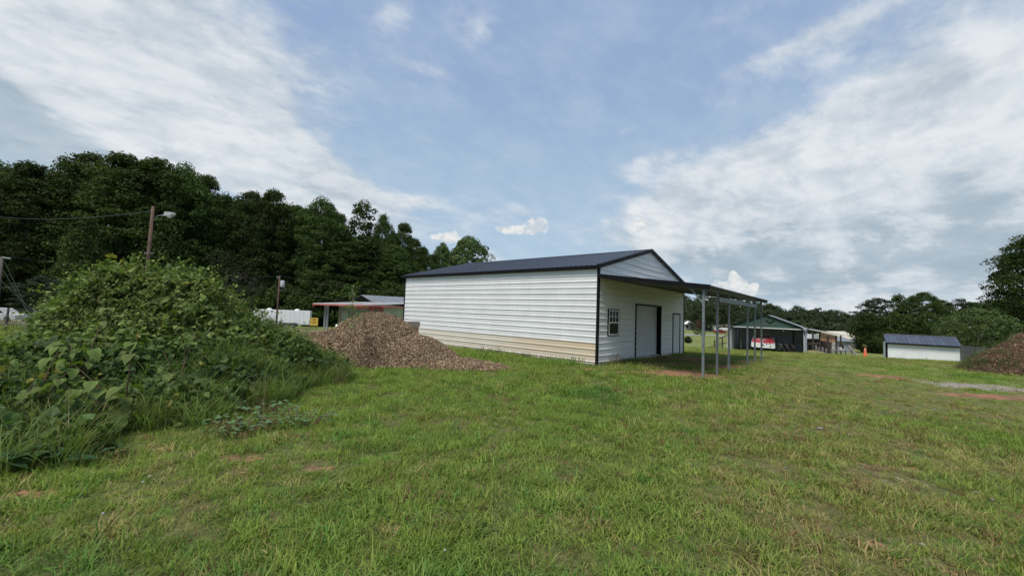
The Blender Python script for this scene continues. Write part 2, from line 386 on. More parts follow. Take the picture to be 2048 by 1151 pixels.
def siding_material(name, base, stain=None, z0=0.0, z1=0.0):
    m = bpy.data.materials.new(name); m.use_nodes = True; nt = m.node_tree; nt.nodes.clear(); g = NG(nt)
    p = g.node('ShaderNodeBsdfPrincipled'); o = g.node('ShaderNodeOutputMaterial'); g.L.new(p.outputs[0], o.inputs[0])
    tc = g.node('ShaderNodeTexCoord').outputs['Object']; x, y, z = g.sep(tc)
    streak = g.noise(g.vm('MULTIPLY', tc, (6.0, 6.0, 0.5)), 1.0, 4)
    blot = g.noise(tc, 1.1, 5)
    c = g.mix(g.step(blot, .35, .7), tuple(b * .93 for b in base), base)
    c = g.mix(g.m('MULTIPLY', g.step(streak, .5, .8), .12), c, (0.42, 0.38, 0.32))
    # red clay splashed up from the ground
    sp = g.m('MULTIPLY', g.step(z, 0.55, -0.02), g.step(g.noise(tc, 7.0, 5, .7), .30, .75))
    c = g.mix(g.m('MULTIPLY', sp, 0.55), c, (0.44, 0.26, 0.15))
    if stain:
        pat = g.noise(g.vm('MULTIPLY', tc, (0.5, 0.5, 5.0)), 1.0, 4)
        s1 = g.m('MULTIPLY', g.step(pat, .2, .8, .60, 1.0), g.step(z, 0.10, 0.36, 0.35, 1.0))
        along = g.step(y, 7.5, 1.0, 0.45, 1.0)
        c = g.mix(g.m('MULTIPLY', s1, along), c, stain)
    g.put(p.inputs['Base Color'], c); p.inputs['Roughness'].default_value = 0.42
    p.inputs['Specular IOR Level'].default_value = .45
    b = g.node('ShaderNodeBump'); b.inputs['Strength'].default_value = .12; b.inputs['Distance'].default_value = .02
    g.put(b.inputs['Height'], g.noise(g.vm('MULTIPLY', tc, (1.0, 1.0, 2.5)), 1.6, 3)); g.L.new(b.outputs[0], p.inputs['Normal'])
    return m
MAT['white_siding'] = siding_material('white_metal_siding', (0.72, 0.725, 0.72))
MAT['stained_siding'] = siding_material('clay_stained_siding', (0.66, 0.65, 0.62), (0.58, 0.46, 0.30))

LM = dict(grass=leafmat('grass_blades', trans=.38, rough=.6, spec=.18), leaves=leafmat('vine_leaves', trans=.30, rough=.55, spec=.2),
          chips=None)
def chipmat():
    m = bpy.data.materials.new('wood_chips'); m.use_nodes = True; nt = m.node_tree; nt.nodes.clear(); g = NG(nt)
    p = g.node('ShaderNodeBsdfPrincipled'); o = g.node('ShaderNodeOutputMaterial'); g.L.new(p.outputs[0], o.inputs[0])
    a = g.node('ShaderNodeAttribute', attribute_type='INSTANCER', attribute_name='tint')
    g.put(p.inputs['Base Color'], a.outputs['Color']); p.inputs['Roughness'].default_value = .9; p.inputs['Specular IOR Level'].default_value = .15
    return m
LM['chips'] = chipmat()

# ------------------------------------------------------------------ scatter: one object, instances from geometry nodes
def scatter(name, P, ROT, SC, TINT, IDX, meshes, parent=None):
    src = bpy.data.collections.new(name + '_pieces')
    for i, me in enumerate(meshes):
        src.objects.link(bpy.data.objects.new('%s_piece_%02d' % (name, i), me))
    me = bpy.data.meshes.new(name); n = len(P)
    me.vertices.add(n); me.vertices.foreach_set('co', np.asarray(P, np.float32).ravel())
    a = me.attributes.new('rot', 'FLOAT_VECTOR', 'POINT'); a.data.foreach_set('vector', np.asarray(ROT, np.float32).ravel())
    a = me.attributes.new('scl', 'FLOAT', 'POINT'); a.data.foreach_set('value', np.asarray(SC, np.float32))
    a = me.attributes.new('idx', 'INT', 'POINT'); a.data.foreach_set('value', np.asarray(IDX, np.int32))
    a = me.attributes.new('tint', 'FLOAT_COLOR', 'POINT')
    a.data.foreach_set('color', np.concatenate([np.asarray(TINT, np.float32), np.ones((n, 1), np.float32)], 1).ravel())
    ng = bpy.data.node_groups.new(name, 'GeometryNodeTree')
    ng.interface.new_socket('Geometry', in_out='INPUT', socket_type='NodeSocketGeometry')
    ng.interface.new_socket('Geometry', in_out='OUTPUT', socket_type='NodeSocketGeometry')
    N, L = ng.nodes, ng.links
    gi = N.new('NodeGroupInput'); go = N.new('NodeGroupOutput'); ip = N.new('GeometryNodeInstanceOnPoints')
    ci = N.new('GeometryNodeCollectionInfo'); ci.inputs['Collection'].default_value = src
    ci.inputs['Separate Children'].default_value = True; ci.inputs['Reset Children'].default_value = True
    def na(nm, ty):
        q = N.new('GeometryNodeInputNamedAttribute'); q.data_type = ty; q.inputs['Name'].default_value = nm; return q.outputs['Attribute']
    L.new(gi.outputs[0], ip.inputs['Points']); L.new(ci.outputs[0], ip.inputs['Instance'])
    ip.inputs['Pick Instance'].default_value = True
    L.new(na('idx', 'INT'), ip.inputs['Instance Index'])
    er = N.new('FunctionNodeEulerToRotation'); L.new(na('rot', 'FLOAT_VECTOR'), er.inputs[0]); L.new(er.outputs[0], ip.inputs['Rotation'])
    L.new(na('scl', 'FLOAT'), ip.inputs['Scale']); L.new(ip.outputs[0], go.inputs[0])
    o = link(name, me, parent); md = o.modifiers.new('scatter', 'NODES'); md.node_group = ng
    return o

def blades(n, rad, l0, l1, w, seed, bend=(0.5, 1.3), segs=4, mat=None, lean=0.5):
    """a tuft of real bent blades"""
    r = np.random.default_rng(seed); V = []; F = []
    for i in range(n):
        a = r.uniform(0, 6.283); q = rad * math.sqrt(r.uniform()); bx, by = q * math.cos(a), q * math.sin(a)
        d = r.uniform(0, 6.283); L = r.uniform(l0, l1); th = r.uniform(0.05, lean); k = r.uniform(*bend); ww = w * r.uniform(.6, 1.3)
        cx, cy = math.cos(d), math.sin(d); tw = r.uniform(-.8, .8)
        px, pz = 0., 0.; b = len(V)
        for s in range(segs + 1):
            t = s / segs; wd = ww * (1 - t ** 1.6) * (0.6 + 0.4 * min(1, t * 4)) / 2
            sx, sy = -math.sin(d + tw * t), math.cos(d + tw * t)
            X, Y = bx + cx * px, by + cy * px
            if s < segs: V += [(X - sx * wd, Y - sy * wd, pz), (X + sx * wd, Y + sy * wd, pz)]
            else: V.append((X, Y, pz))
            ang = th + k * t; px += math.sin(ang) * L / segs; pz += math.cos(ang) * L / segs
        for s in range(segs - 1): F.append((b + 2 * s, b + 2 * s + 1, b + 2 * s + 3, b + 2 * s + 2))
        F.append((b + 2 * segs - 2, b + 2 * segs - 1, b + 2 * segs, b + 2 * segs))
    me = bpy.data.meshes.new('tuft'); me.from_pydata(V, [], [f if f[2] != f[3] else f[:3] for f in F])
    me.materials.append(mat); me.update(); return me

# ------------------------------------------------------------------ ground
def patch(x, y, cx, cy, rx, ry, ang=0.0, seed=1, rough=.45, fs=1.3):
    c, s = math.cos(ang), math.sin(ang); dx, dy = x - cx, y - cy
    u = (dx * c + dy * s) / rx; v = (dy * c - dx * s) / ry
    r = np.sqrt(u * u + v * v) + (fbm(x * fs, y * fs, seed) - .5) * 2 * rough
    return 1 - sstep(0.7, 1.15, r)
def gp2(px, py):
    """ground position (x, y) seen at a picture position"""
    lo, hi = 1.0, 400.0
    for _ in range(50):
        m_ = math.sqrt(lo * hi); p = at(px, py, m_)
        if p.z > gz1(p.x, p.y): lo = m_
        else: hi = m_
    return p.x, p.y
PATCH = [  # picture x, y, half width and half depth in metres, strength: bare red clay
    (1365, 742, 1.3, .45, .9), (1300, 724, 2.0, .5, .9), (1390, 728, 2.6, .8, 1.1), (1440, 720, 1.8, .6, .9), (1350, 748, 1.8, .6, 1.0), (1440, 735, 1.2, .5, .9), (1385, 716, 1.4, .6, .9), (1700, 872, .5, .22, .45), (1780, 935, .45, .2, .5), (1560, 865, .5, .2, .4), (1650, 1010, .3, .15, .35), (1160, 737, 1.5, .22, .9), (1345, 718, 1.6, .7, .8),
    (1765, 752, .9, .55, 1.0), (1800, 757, 1.8, .35, .6), (1960, 790, 1.6, .4, .9), (2020, 798, 1.6, .35, .9), (1935, 772, .6, .35, .7), (1940, 830, .5, .3, .5),
    (30, 920, .25, .12, .9), (60, 985, .3, .12, .7), (480, 915, .35, .14, .7), (640, 935, .22, .10, .7), (480, 945, .3, .1, .5), (1650, 888, .3, .14, .5), (350, 905, .25, .08, .4),
    (1860, 985, .3, .1, .4), (1750, 1090, .16, .10, .6), (1880, 1140, .14, .06, .6), (1540, 742, 1.0, .4, .35)]
GRAV = [(2000, 776, 2.8, .8, .95), (1910, 766, 1.3, .4, .7), (1570, 850, .6, .5, .42), (1582, 828, .35, .5, .42), (1690, 750, 1.0, .3, .3), (1780, 960, .5, .25, .35), (1640, 845, .9, .3, .34), (1730, 905, .6, .3, .35), (1850, 820, .8, .3, .3)]
PATCH = [(*gp2(a, b), c, d, e) for a, b, c, d, e in PATCH]
GRAV = [(*gp2(a, b), c, d, e) for a, b, c, d, e in GRAV]
def g_dirt(x, y):
    v = 0 * x
    for i, (cx, cy, rx, ry, s) in enumerate(PATCH): v = np.maximum(v, s * patch(x, y, cx, cy, rx, ry, 0, 20 + i, .5, 1.0 / min(rx, .9)))
    # under the canopy and along the foot of the building
    u, w = w2bl(x, y)
    v = np.maximum(v, .85 * sstep(.40, .12, np.abs(w + .15)) * (u > -.6) * (u < BW + .4) * sstep(.25, .6, fbm(x * 1.1, y * 1.1, 77)))
    v = np.maximum(v, .75 * sstep(.40, .12, np.abs(u + .15)) * (w > -.3) * (w < BL + .4) * sstep(.35, .65, fbm(x * .8, y * .8, 78)))
    return v
def g_grav(x, y):
    v = 0 * x
    for i, (cx, cy, rx, ry, s) in enumerate(GRAV): v = np.maximum(v, s * patch(x, y, cx, cy, rx, ry, .05, 50 + i, .6, 1.2))
    return v
def g_dry(x, y):
    """how straw coloured the lawn is"""
    lf = .45 + .55 * sstep(-1, 4, x - (y - 5) * .2)
    d = sstep(.50, .78, fbm(x * .55 + 3, y * .55, 9, 5)) * .75 * lf
    d = np.maximum(d, sstep(.57, .75, fbm(x * 1.6, y * 1.6, 19, 4)) * .7 * lf)
    tracks = sstep(2.6, .3, np.abs((x - 2.2) - (y - 2) * .62)) * sstep(40, 25, y)      # worn wheel line across the lawn
    d = np.maximum(d, tracks * sstep(.35, .6, fbm(x * .8, y * .8, 11)) * .80)
    left = sstep(-1.2, -2.2, x + (y - 3.3) * .12) * sstep(5.6, 4.4, y) * sstep(2.7, 3.3, y)
    d = np.maximum(d, left * (.12 + .42 * sstep(.38, .6, fbm(x * 1.3, y * 1.3, 12))))
    d = np.maximum(d, .50 * sstep(17, 24, y) * sstep(6, 9, x) * sstep(.3, .6, fbm(x * .3, y * .5, 13)))
    d = np.maximum(d, .8 * patch(x, y, 8.4, 12.6, 1.7, .9, 0, 31))
    d = np.maximum(d, .68 * sstep(1.0, 4.0, x - (y - 5) * .25) * sstep(.32, .60, fbm(x * .5, y * .5, 14, 5)))
    return np.clip(d, 0, 1)
def g_track(x, y):
    """gravel yard far on the left"""
    return sstep(22, 27, y) * sstep(-1, -6, x - (y - 30) * .0) * sstep(62, 52, y) * sstep(.25, .5, fbm(x * .08, y * .12, 15) + .1)

def make_ground():
    rr = np.concatenate([[0.0], np.geomspace(0.6, 1500, 300)]); n_r = len(rr)
    th = np.concatenate([np.linspace(-75, 75, 521), np.linspace(78, 282, 69)]) * math.pi / 180; n_t = len(th)
    R_, T_ = np.meshgrid(rr, th, indexing='ij'); X = R_ * np.sin(T_); Y = R_ * np.cos(T_); Z = gz(X, Y)
    V = np.stack([X, Y, Z], -1).reshape(-1, 3)
    i, j = np.meshgrid(np.arange(n_r - 1), np.arange(n_t), indexing='ij'); j2 = (j + 1) % n_t
    F = np.stack([i * n_t + j, (i + 1) * n_t + j, (i + 1) * n_t + j2, i * n_t + j2], -1).reshape(-1, 4)[:, ::-1]
    x, y = V[:, 0], V[:, 1]
    m = bpy.data.materials.new('ground'); m.use_nodes = True; nt = m.node_tree; nt.nodes.clear(); g = NG(nt)
    p = g.node('ShaderNodeBsdfPrincipled'); o = g.node('ShaderNodeOutputMaterial'); g.L.new(p.outputs[0], o.inputs[0])
    tc = g.node('ShaderNodeNewGeometry').outputs['Position']
    def A(nm): return g.node('ShaderNodeAttribute', attribute_type='GEOMETRY', attribute_name=nm).outputs['Fac']
    nf = g.noise(tc, 14, 5, .65); nm_ = g.noise(tc, 1.7, 5); nl = g.noise(tc, .22, 4); n9 = g.noise(tc, 60, 3)
    lawn = g.mix(g.step(nf, .35, .68), (0.095, 0.145, 0.032), (0.160, 0.220, 0.054))
    lawn = g.mix(g.step(nm_, .4, .75), lawn, (0.190, 0.195, 0.072))
    soil = g.mix(g.step(nf, .3, .7), (0.050, 0.062, 0.020), (0.115, 0.120, 0.042))
    c = g.mix(A('near'), lawn, soil)
    c = g.mix(g.m('MULTIPLY', A('dry'), g.step(nf, .3, .7, .15, .85)), c, (0.16, 0.130, 0.065))
    c = g.mix(g.m('MULTIPLY', A('yard'), g.step(nm_, .2, .6, .6, 1.0)), c, g.mix(g.step(nf, .3, .7), (0.17, 0.15, 0.125), (0.27, 0.25, 0.22)))
    c = g.mix(g.step(g.m('ADD', A('dirt'), g.m('MULTIPLY', g.m('SUBTRACT', nf, .5), 1.5)), .30, .95), c, g.mix(g.step(nm_, .40, .62), g.mix(g.step(nf, .3, .72), (0.13, 0.070, 0.045), (0.22, 0.125, 0.080)), g.mix(g.step(nf, .3, .72), (0.22, 0.095, 0.055), (0.40, 0.20, 0.125))))
    c = g.mix(g.step(g.m('ADD', A('gravel'), g.m('MULTIPLY', g.m('SUBTRACT', nf, .5), 2.2)), .35, .9), c, g.mix(g.step(n9, .35, .65), (0.12, 0.105, 0.085), (0.36, 0.325, 0.28)))
    g.put(p.inputs['Base Color'], c); p.inputs['Roughness'].default_value = .95; p.inputs['Specular IOR Level'].default_value = .12
    b = g.node('ShaderNodeBump'); b.inputs['Strength'].default_value = .7; b.inputs['Distance'].default_value = .03
    g.put(b.inputs['Height'], g.m('ADD', nf, g.m('MULTIPLY', n9, .5))); g.L.new(b.outputs[0], p.inputs['Normal'])
    near = sstep(24, 11, np.hypot(x, y))
    me = np_mesh('ground', V, F, m, True, dict(dirt=g_dirt(x, y), gravel=g_grav(x, y), dry=g_dry(x, y), near=near, yard=g_track(x, y)))
    return tag(link('ground', me), kind='structure')
make_ground()

# ------------------------------------------------------------------ the thicket, mulch pile and earth pile as height fields
def bump(x, y, cx, cy, rx, ry, h, p=1.0, ang=0.0):
    c, s = math.cos(ang), math.sin(ang); dx, dy = x - cx, y - cy
    r2 = ((dx * c + dy * s) / rx) ** 2 + ((dy * c - dx * s) / ry) ** 2
    return h * np.clip(1 - r2, 0, None) ** p
def thicket_h(x, y):
    b = lambda *a, **k: bump(x, y, *a, **k)
    hs = [b(-8.1, 9.4, 2.0, 2.0, 2.42, .50), b(-9.5, 9.8, 1.6, 1.5, 1.75, .6), b(-6.7, 9.5, 1.5, 1.6, 1.58, .65), b(-5.7, 9.8, 1.3, 1.3, 1.08, .75), b(-5.0, 10.1, .85, .9, .66, .8),
          b(-6.0, 7.9, 1.7, 1.2, .80, .7), b(-7.0, 6.8, 1.5, 1.2, 1.0, .7), b(-5.9, 6.5, 1.4, .8, .50, .7), b(-8.2, 6.8, 1.5, 1.3, .75, .7), b(-7.6, 5.5, 2.2, .9, .50, .7), b(-5.7, 4.7, 1.1, .42, .26, .8)]
    k = 5.0; z = sum(np.exp(k * h) for h in hs); z = np.log(z / len(hs)) / k
    z = z - np.log(1.0 / 1) * 0
    z = np.maximum.reduce(hs)
    n = fbm(x * 1.2, y * 1.2, 41) - .5
    return np.clip(z * .97 + (n * .85 + (fbm(x * 2.9, y * 2.9, 43) - .5) * .42) * sstep(.1, .8, z), 0, None)
def heap(name, fn, x0, x1, y0, y1, step_, mat, parent=None, lower=0.0, smooth=True):
    xs = np.arange(x0, x1, step_); ys = np.arange(y0, y1, step_); X, Y = np.meshgrid(xs, ys, indexing='ij')
    H = fn(X, Y); Z = gz(X, Y) + H - lower - np.where(H < .02, .12, 0)
    n, m_ = X.shape; V = np.stack([X, Y, Z], -1).reshape(-1, 3)
    i, j = np.meshgrid(np.arange(n - 1), np.arange(m_ - 1), indexing='ij')
    F = np.stack([i * m_ + j, (i + 1) * m_ + j, (i + 1) * m_ + j + 1, i * m_ + j + 1], -1).reshape(-1, 4)
    keep = (H.reshape(-1)[F] > .015).any(1); F = F[keep]
    u, inv = np.unique(F, return_inverse=True)
    return link(name, np_mesh(name, V[u], inv.reshape(F.shape), mat, smooth), parent)
def surf(fn, x, y, e=.08):
    h = fn(x, y); nx = -(fn(x + e, y) - fn(x - e, y)) / (2 * e); ny = -(fn(x, y + e) - fn(x, y - e)) / (2 * e)
    n = np.stack([nx, ny, np.ones_like(nx)], -1); n /= np.linalg.norm(n, axis=1)[:, None]
    return h, n
def on_heap(fn, x0, x1, y0, y1, n, rng, hmin=.04):
    """points on a heap, evenly per area of its surface"""
    X = []; N_ = []
    while sum(map(len, X)) < n:
        x = rng.uniform(x0, x1, n * 3); y = rng.uniform(y0, y1, n * 3); h, nr = surf(fn, x, y)
        k = (h > hmin) & (rng.uniform(0, 1, len(x)) < .33 / np.clip(nr[:, 2], .18, 1))
        X.append(np.stack([x, y, gz(x, y) + h], -1)[k]); N_.append(nr[k])
    return np.concatenate(X)[:n], np.concatenate(N_)[:n]
def rot_from_normal(nr, spin, mixup=0.0, jit=0.0, rng=None):
    """euler that turns +Z to the normal, XYZ order, after a spin about Z"""
    n = nr * (1 - mixup) + np.array([0, 0, 1]) * mixup
    if jit: n = n + rng.normal(0, jit, n.shape)
    n /= np.linalg.norm(n, axis=1)[:, None]
    th = np.arccos(np.clip(n[:, 2], -1, 1)); ph = np.arctan2(n[:, 1], n[:, 0])
    # R = Rz(ph) Ry(th) Rz(spin)
    out = np.zeros_like(n); c, s = np.cos, np.sin
    r20 = -s(th) * c(spin); r21 = s(th) * s(spin); r22 = c(th)
    r00 = c(ph) * c(th) * c(spin) - s(ph) * s(spin); r10 = s(ph) * c(th) * c(spin) + c(ph) * s(spin)
    out[:, 0] = np.arctan2(r21, r22); out[:, 1] = np.arcsin(np.clip(-r20, -1, 1)); out[:, 2] = np.arctan2(r10, r00)
    return out

def in_building(x, y, m_=0.0):
    u, w = w2bl(x, y); return (u > -m_) & (u < BW + m_) & (w > -m_) & (w < BL + m_)

PILE_C = at(752, 640, 14.0)
def mulch_h(x, y):
    hs = bump(x, y, PILE_C.x, PILE_C.y, 2.15, 2.0, 1.62, .92) , bump(x, y, PILE_C.x - 1.0, PILE_C.y - .3, 2.2, 1.8, 1.05, .95), bump(x, y, PILE_C.x + 1.15, PILE_C.y - .3, 2.0, 1.7, .98, .95), \
        bump(x, y, PILE_C.x + 2.9, PILE_C.y - .9, 1.9, 1.0, .26, .9)
    h = np.maximum.reduce(hs)
    return np.clip(h + (fbm(x * 2.2, y * 2.2, 61) - .5) * .16 * sstep(.03, .3, h), 0, None)
EARTH_C = at(2190, 640, 17.5)
def earth_h(x, y):
    h = np.maximum(bump(x, y, EARTH_C.x, EARTH_C.y, 5.0, 2.6, 2.3, .95), bump(x, y, EARTH_C.x - 2.4, EARTH_C.y + .3, 2.7, 1.9, .62, .9))
    return np.clip(h + (fbm(x * 1.6, y * 1.6, 71) - .5) * .30 * sstep(.03, .4, h), 0, None)

# ------------------------------------------------------------------ grass
def make_grass():
    r = np.random.default_rng(11)
    meshes = [blades(30, .13, .05, .12, .0095, 100 + i, (.6, 1.6), 4, LM['grass'], .95) for i in range(7)]           # short lawn tufts
    meshes += [blades(22, .12, .08, .18, .0125, 140 + i, (.6, 1.7), 5, LM['grass'], .95) for i in range(4)]          # coarser ones
    meshes += [blades(46, .30, .05, .13, .013, 170 + i, (.4, 1.4), 3, LM['grass'], .8) for i in range(4)]          # wide ones further away
    meshes += [blades(5, .05, .15, .30, .004, 190 + i, (.1, .7), 4, LM['grass'], .3) for i in range(3)]             # thin seed stems
    P = []
    def ring(y0, y1, dens, kinds, pk, sc, margin=1.0):
        w1 = y1 * 1.36 + margin; area = (y1 - y0) * 2 * w1; n = int(area * dens)
        x = r.uniform(-w1, w1, n); y = r.uniform(y0, y1, n)
        k = np.abs(x) < y * 1.36 + margin; x, y = x[k], y[k]
        dirt, grav, dry = g_dirt(x, y), g_grav(x, y), g_dry(x, y)
        keep = r.uniform(0, 1, len(x)) > np.maximum.reduce([sstep(.22, .65, dirt) * .95, sstep(.2, .7, grav) * .80, dry * .10])
        keep &= ~in_building(x, y, .02) & (thicket_h(x, y) < .25) & (mulch_h(x, y) < .05) & (earth_h(x, y) < .25) & (g_track(x, y) < .4)
        u, w = w2bl(x, y)
        under = (u > 0) & (u < BW + .3) & (w < 0) & (w > -BD)
        keep &= ~(under & (r.uniform(0, 1, len(x)) < .45))
        x, y, dry = x[keep], y[keep], dry[keep]
        idx = r.choice(kinds, len(x), p=pk)
        P.append((x, y, dry, idx, sc * r.uniform(.7, 1.35, len(x))))
    near_k = list(range(0, 11)) + [15, 16, 17]; near_p = np.array([1.0] * 7 + [.55] * 4 + [.12] * 3); near_p /= near_p.sum()
    ring(1.2, 4.5, 210, near_k, near_p, .92); ring(4.5, 8, 135, near_k, near_p, 1.0); ring(8, 14, 80, near_k, near_p, 1.12)
    ring(14, 24, 26, [11, 12, 13, 14], [.25] * 4, 1.3, 0); ring(24, 44, 8, [11, 12, 13, 14], [.25] * 4, 1.7, 0)
    x, y, dry, idx, sc = [np.concatenate(q) for q in zip(*P)]
    n = len(x); lush = fbm(x * .45, y * .45, 91, 4); fine = fbm(x * 2.3, y * 2.3, 93, 3)
    sc = sc * (.66 + .60 * sstep(.3, .75, fine)) * (1 - .30 * dry) * (1 - .35 * sstep(5, 9, x - (y - 8) * .3) * sstep(7, 10, y))
    green = np.array([.150, .212, .042]); deep = np.array([.080, .155, .034]); olive = np.array([.185, .220, .058]); straw = np.array([.27, .215, .105]); brown = np.array([.15, .09, .05])
    t = lush[:, None]; c = green * (1 - sstep(.35, .2, t)) + deep * sstep(.35, .2, t)
    c = c + (olive - c) * ((.25 + .75 * sstep(-1, 5, x)) * sstep(.35, .65, fbm(x * .25 + 9, y * .25, 95)))[:, None] * .70
    c = c + (deep * 1.25 - c) * (r.uniform(0, 1, n) < .16)[:, None]
    dd = (r.uniform(0, 1, n) < dry * .75)[:, None]; c = np.where(dd, c + (straw - c) * r.uniform(.35, 1, n)[:, None], c)
    br = (r.uniform(0, 1, n) < .025 + dry * .10)[:, None]; c = np.where(br, brown, c)
    c = np.where((idx >= 15)[:, None], olive * 1.35, c)
    c = c * r.uniform(.65, 1.4, n)[:, None]
    sc = np.minimum(sc, np.where(y < 8, 1.12, 9))
    rot = np.stack([r.normal(0, .12, n), r.normal(0, .12, n), r.uniform(0, 6.283, n)], -1)
    o = scatter('grass', np.stack([x, y, gz(x, y) - .005], -1), rot, sc, c, idx, meshes)
    return tag(o, 'coarse green lawn grass with straw coloured patches over the foreground', 'grass', kind='stuff')
make_grass()
print('grass done')

# ------------------------------------------------------------------ the white metal building
RIB = 0.2286
def rib_profile(z0, z1, first=0.13):
    """(z, out) points of ribbed sheet between two heights; ribs stand 9 inches apart"""
    pts = []
    k0 = int(math.floor((z0 - first) / RIB)) - 1; k1 = int(math.ceil((z1 - first) / RIB)) + 1
    for k in range(k0, k1 + 1):
        c = first + k * RIB
        pts += [(c - .032, 0), (c - .010, .020), (c + .010, .020), (c + .032, 0)]
        for q in (.083, .146): pts += [(c + q - .012, 0), (c + q - .005, .003), (c + q + .005, .003), (c + q + .012, 0)]
    out = [(z0, 0)] + [p for p in pts if z0 + .002 < p[0] < z1 - .002] + [(z1, 0)]
    return out
def sheet(name, z0, z1, xl, xr, fn, mat, parent, first=0.13):
    """one ribbed sheet: xl, xr give its ends at each height, fn places (along, out, up)"""
    V = []; F = []
    xl = xl if callable(xl) else (lambda z, a=xl: a); xr = xr if callable(xr) else (lambda z, a=xr: a)
    for z, o in rib_profile(z0, z1, first): V += [fn(xl(z), o, z), fn(xr(z), o, z)]
    for i in range(len(V) // 2 - 1): F.append((2 * i, 2 * i + 1, 2 * i + 3, 2 * i + 2))
    me = bpy.data.meshes.new(name); me.from_pydata(V, [], F); me.materials.append(mat); me.update()
    return link(name, me, parent)

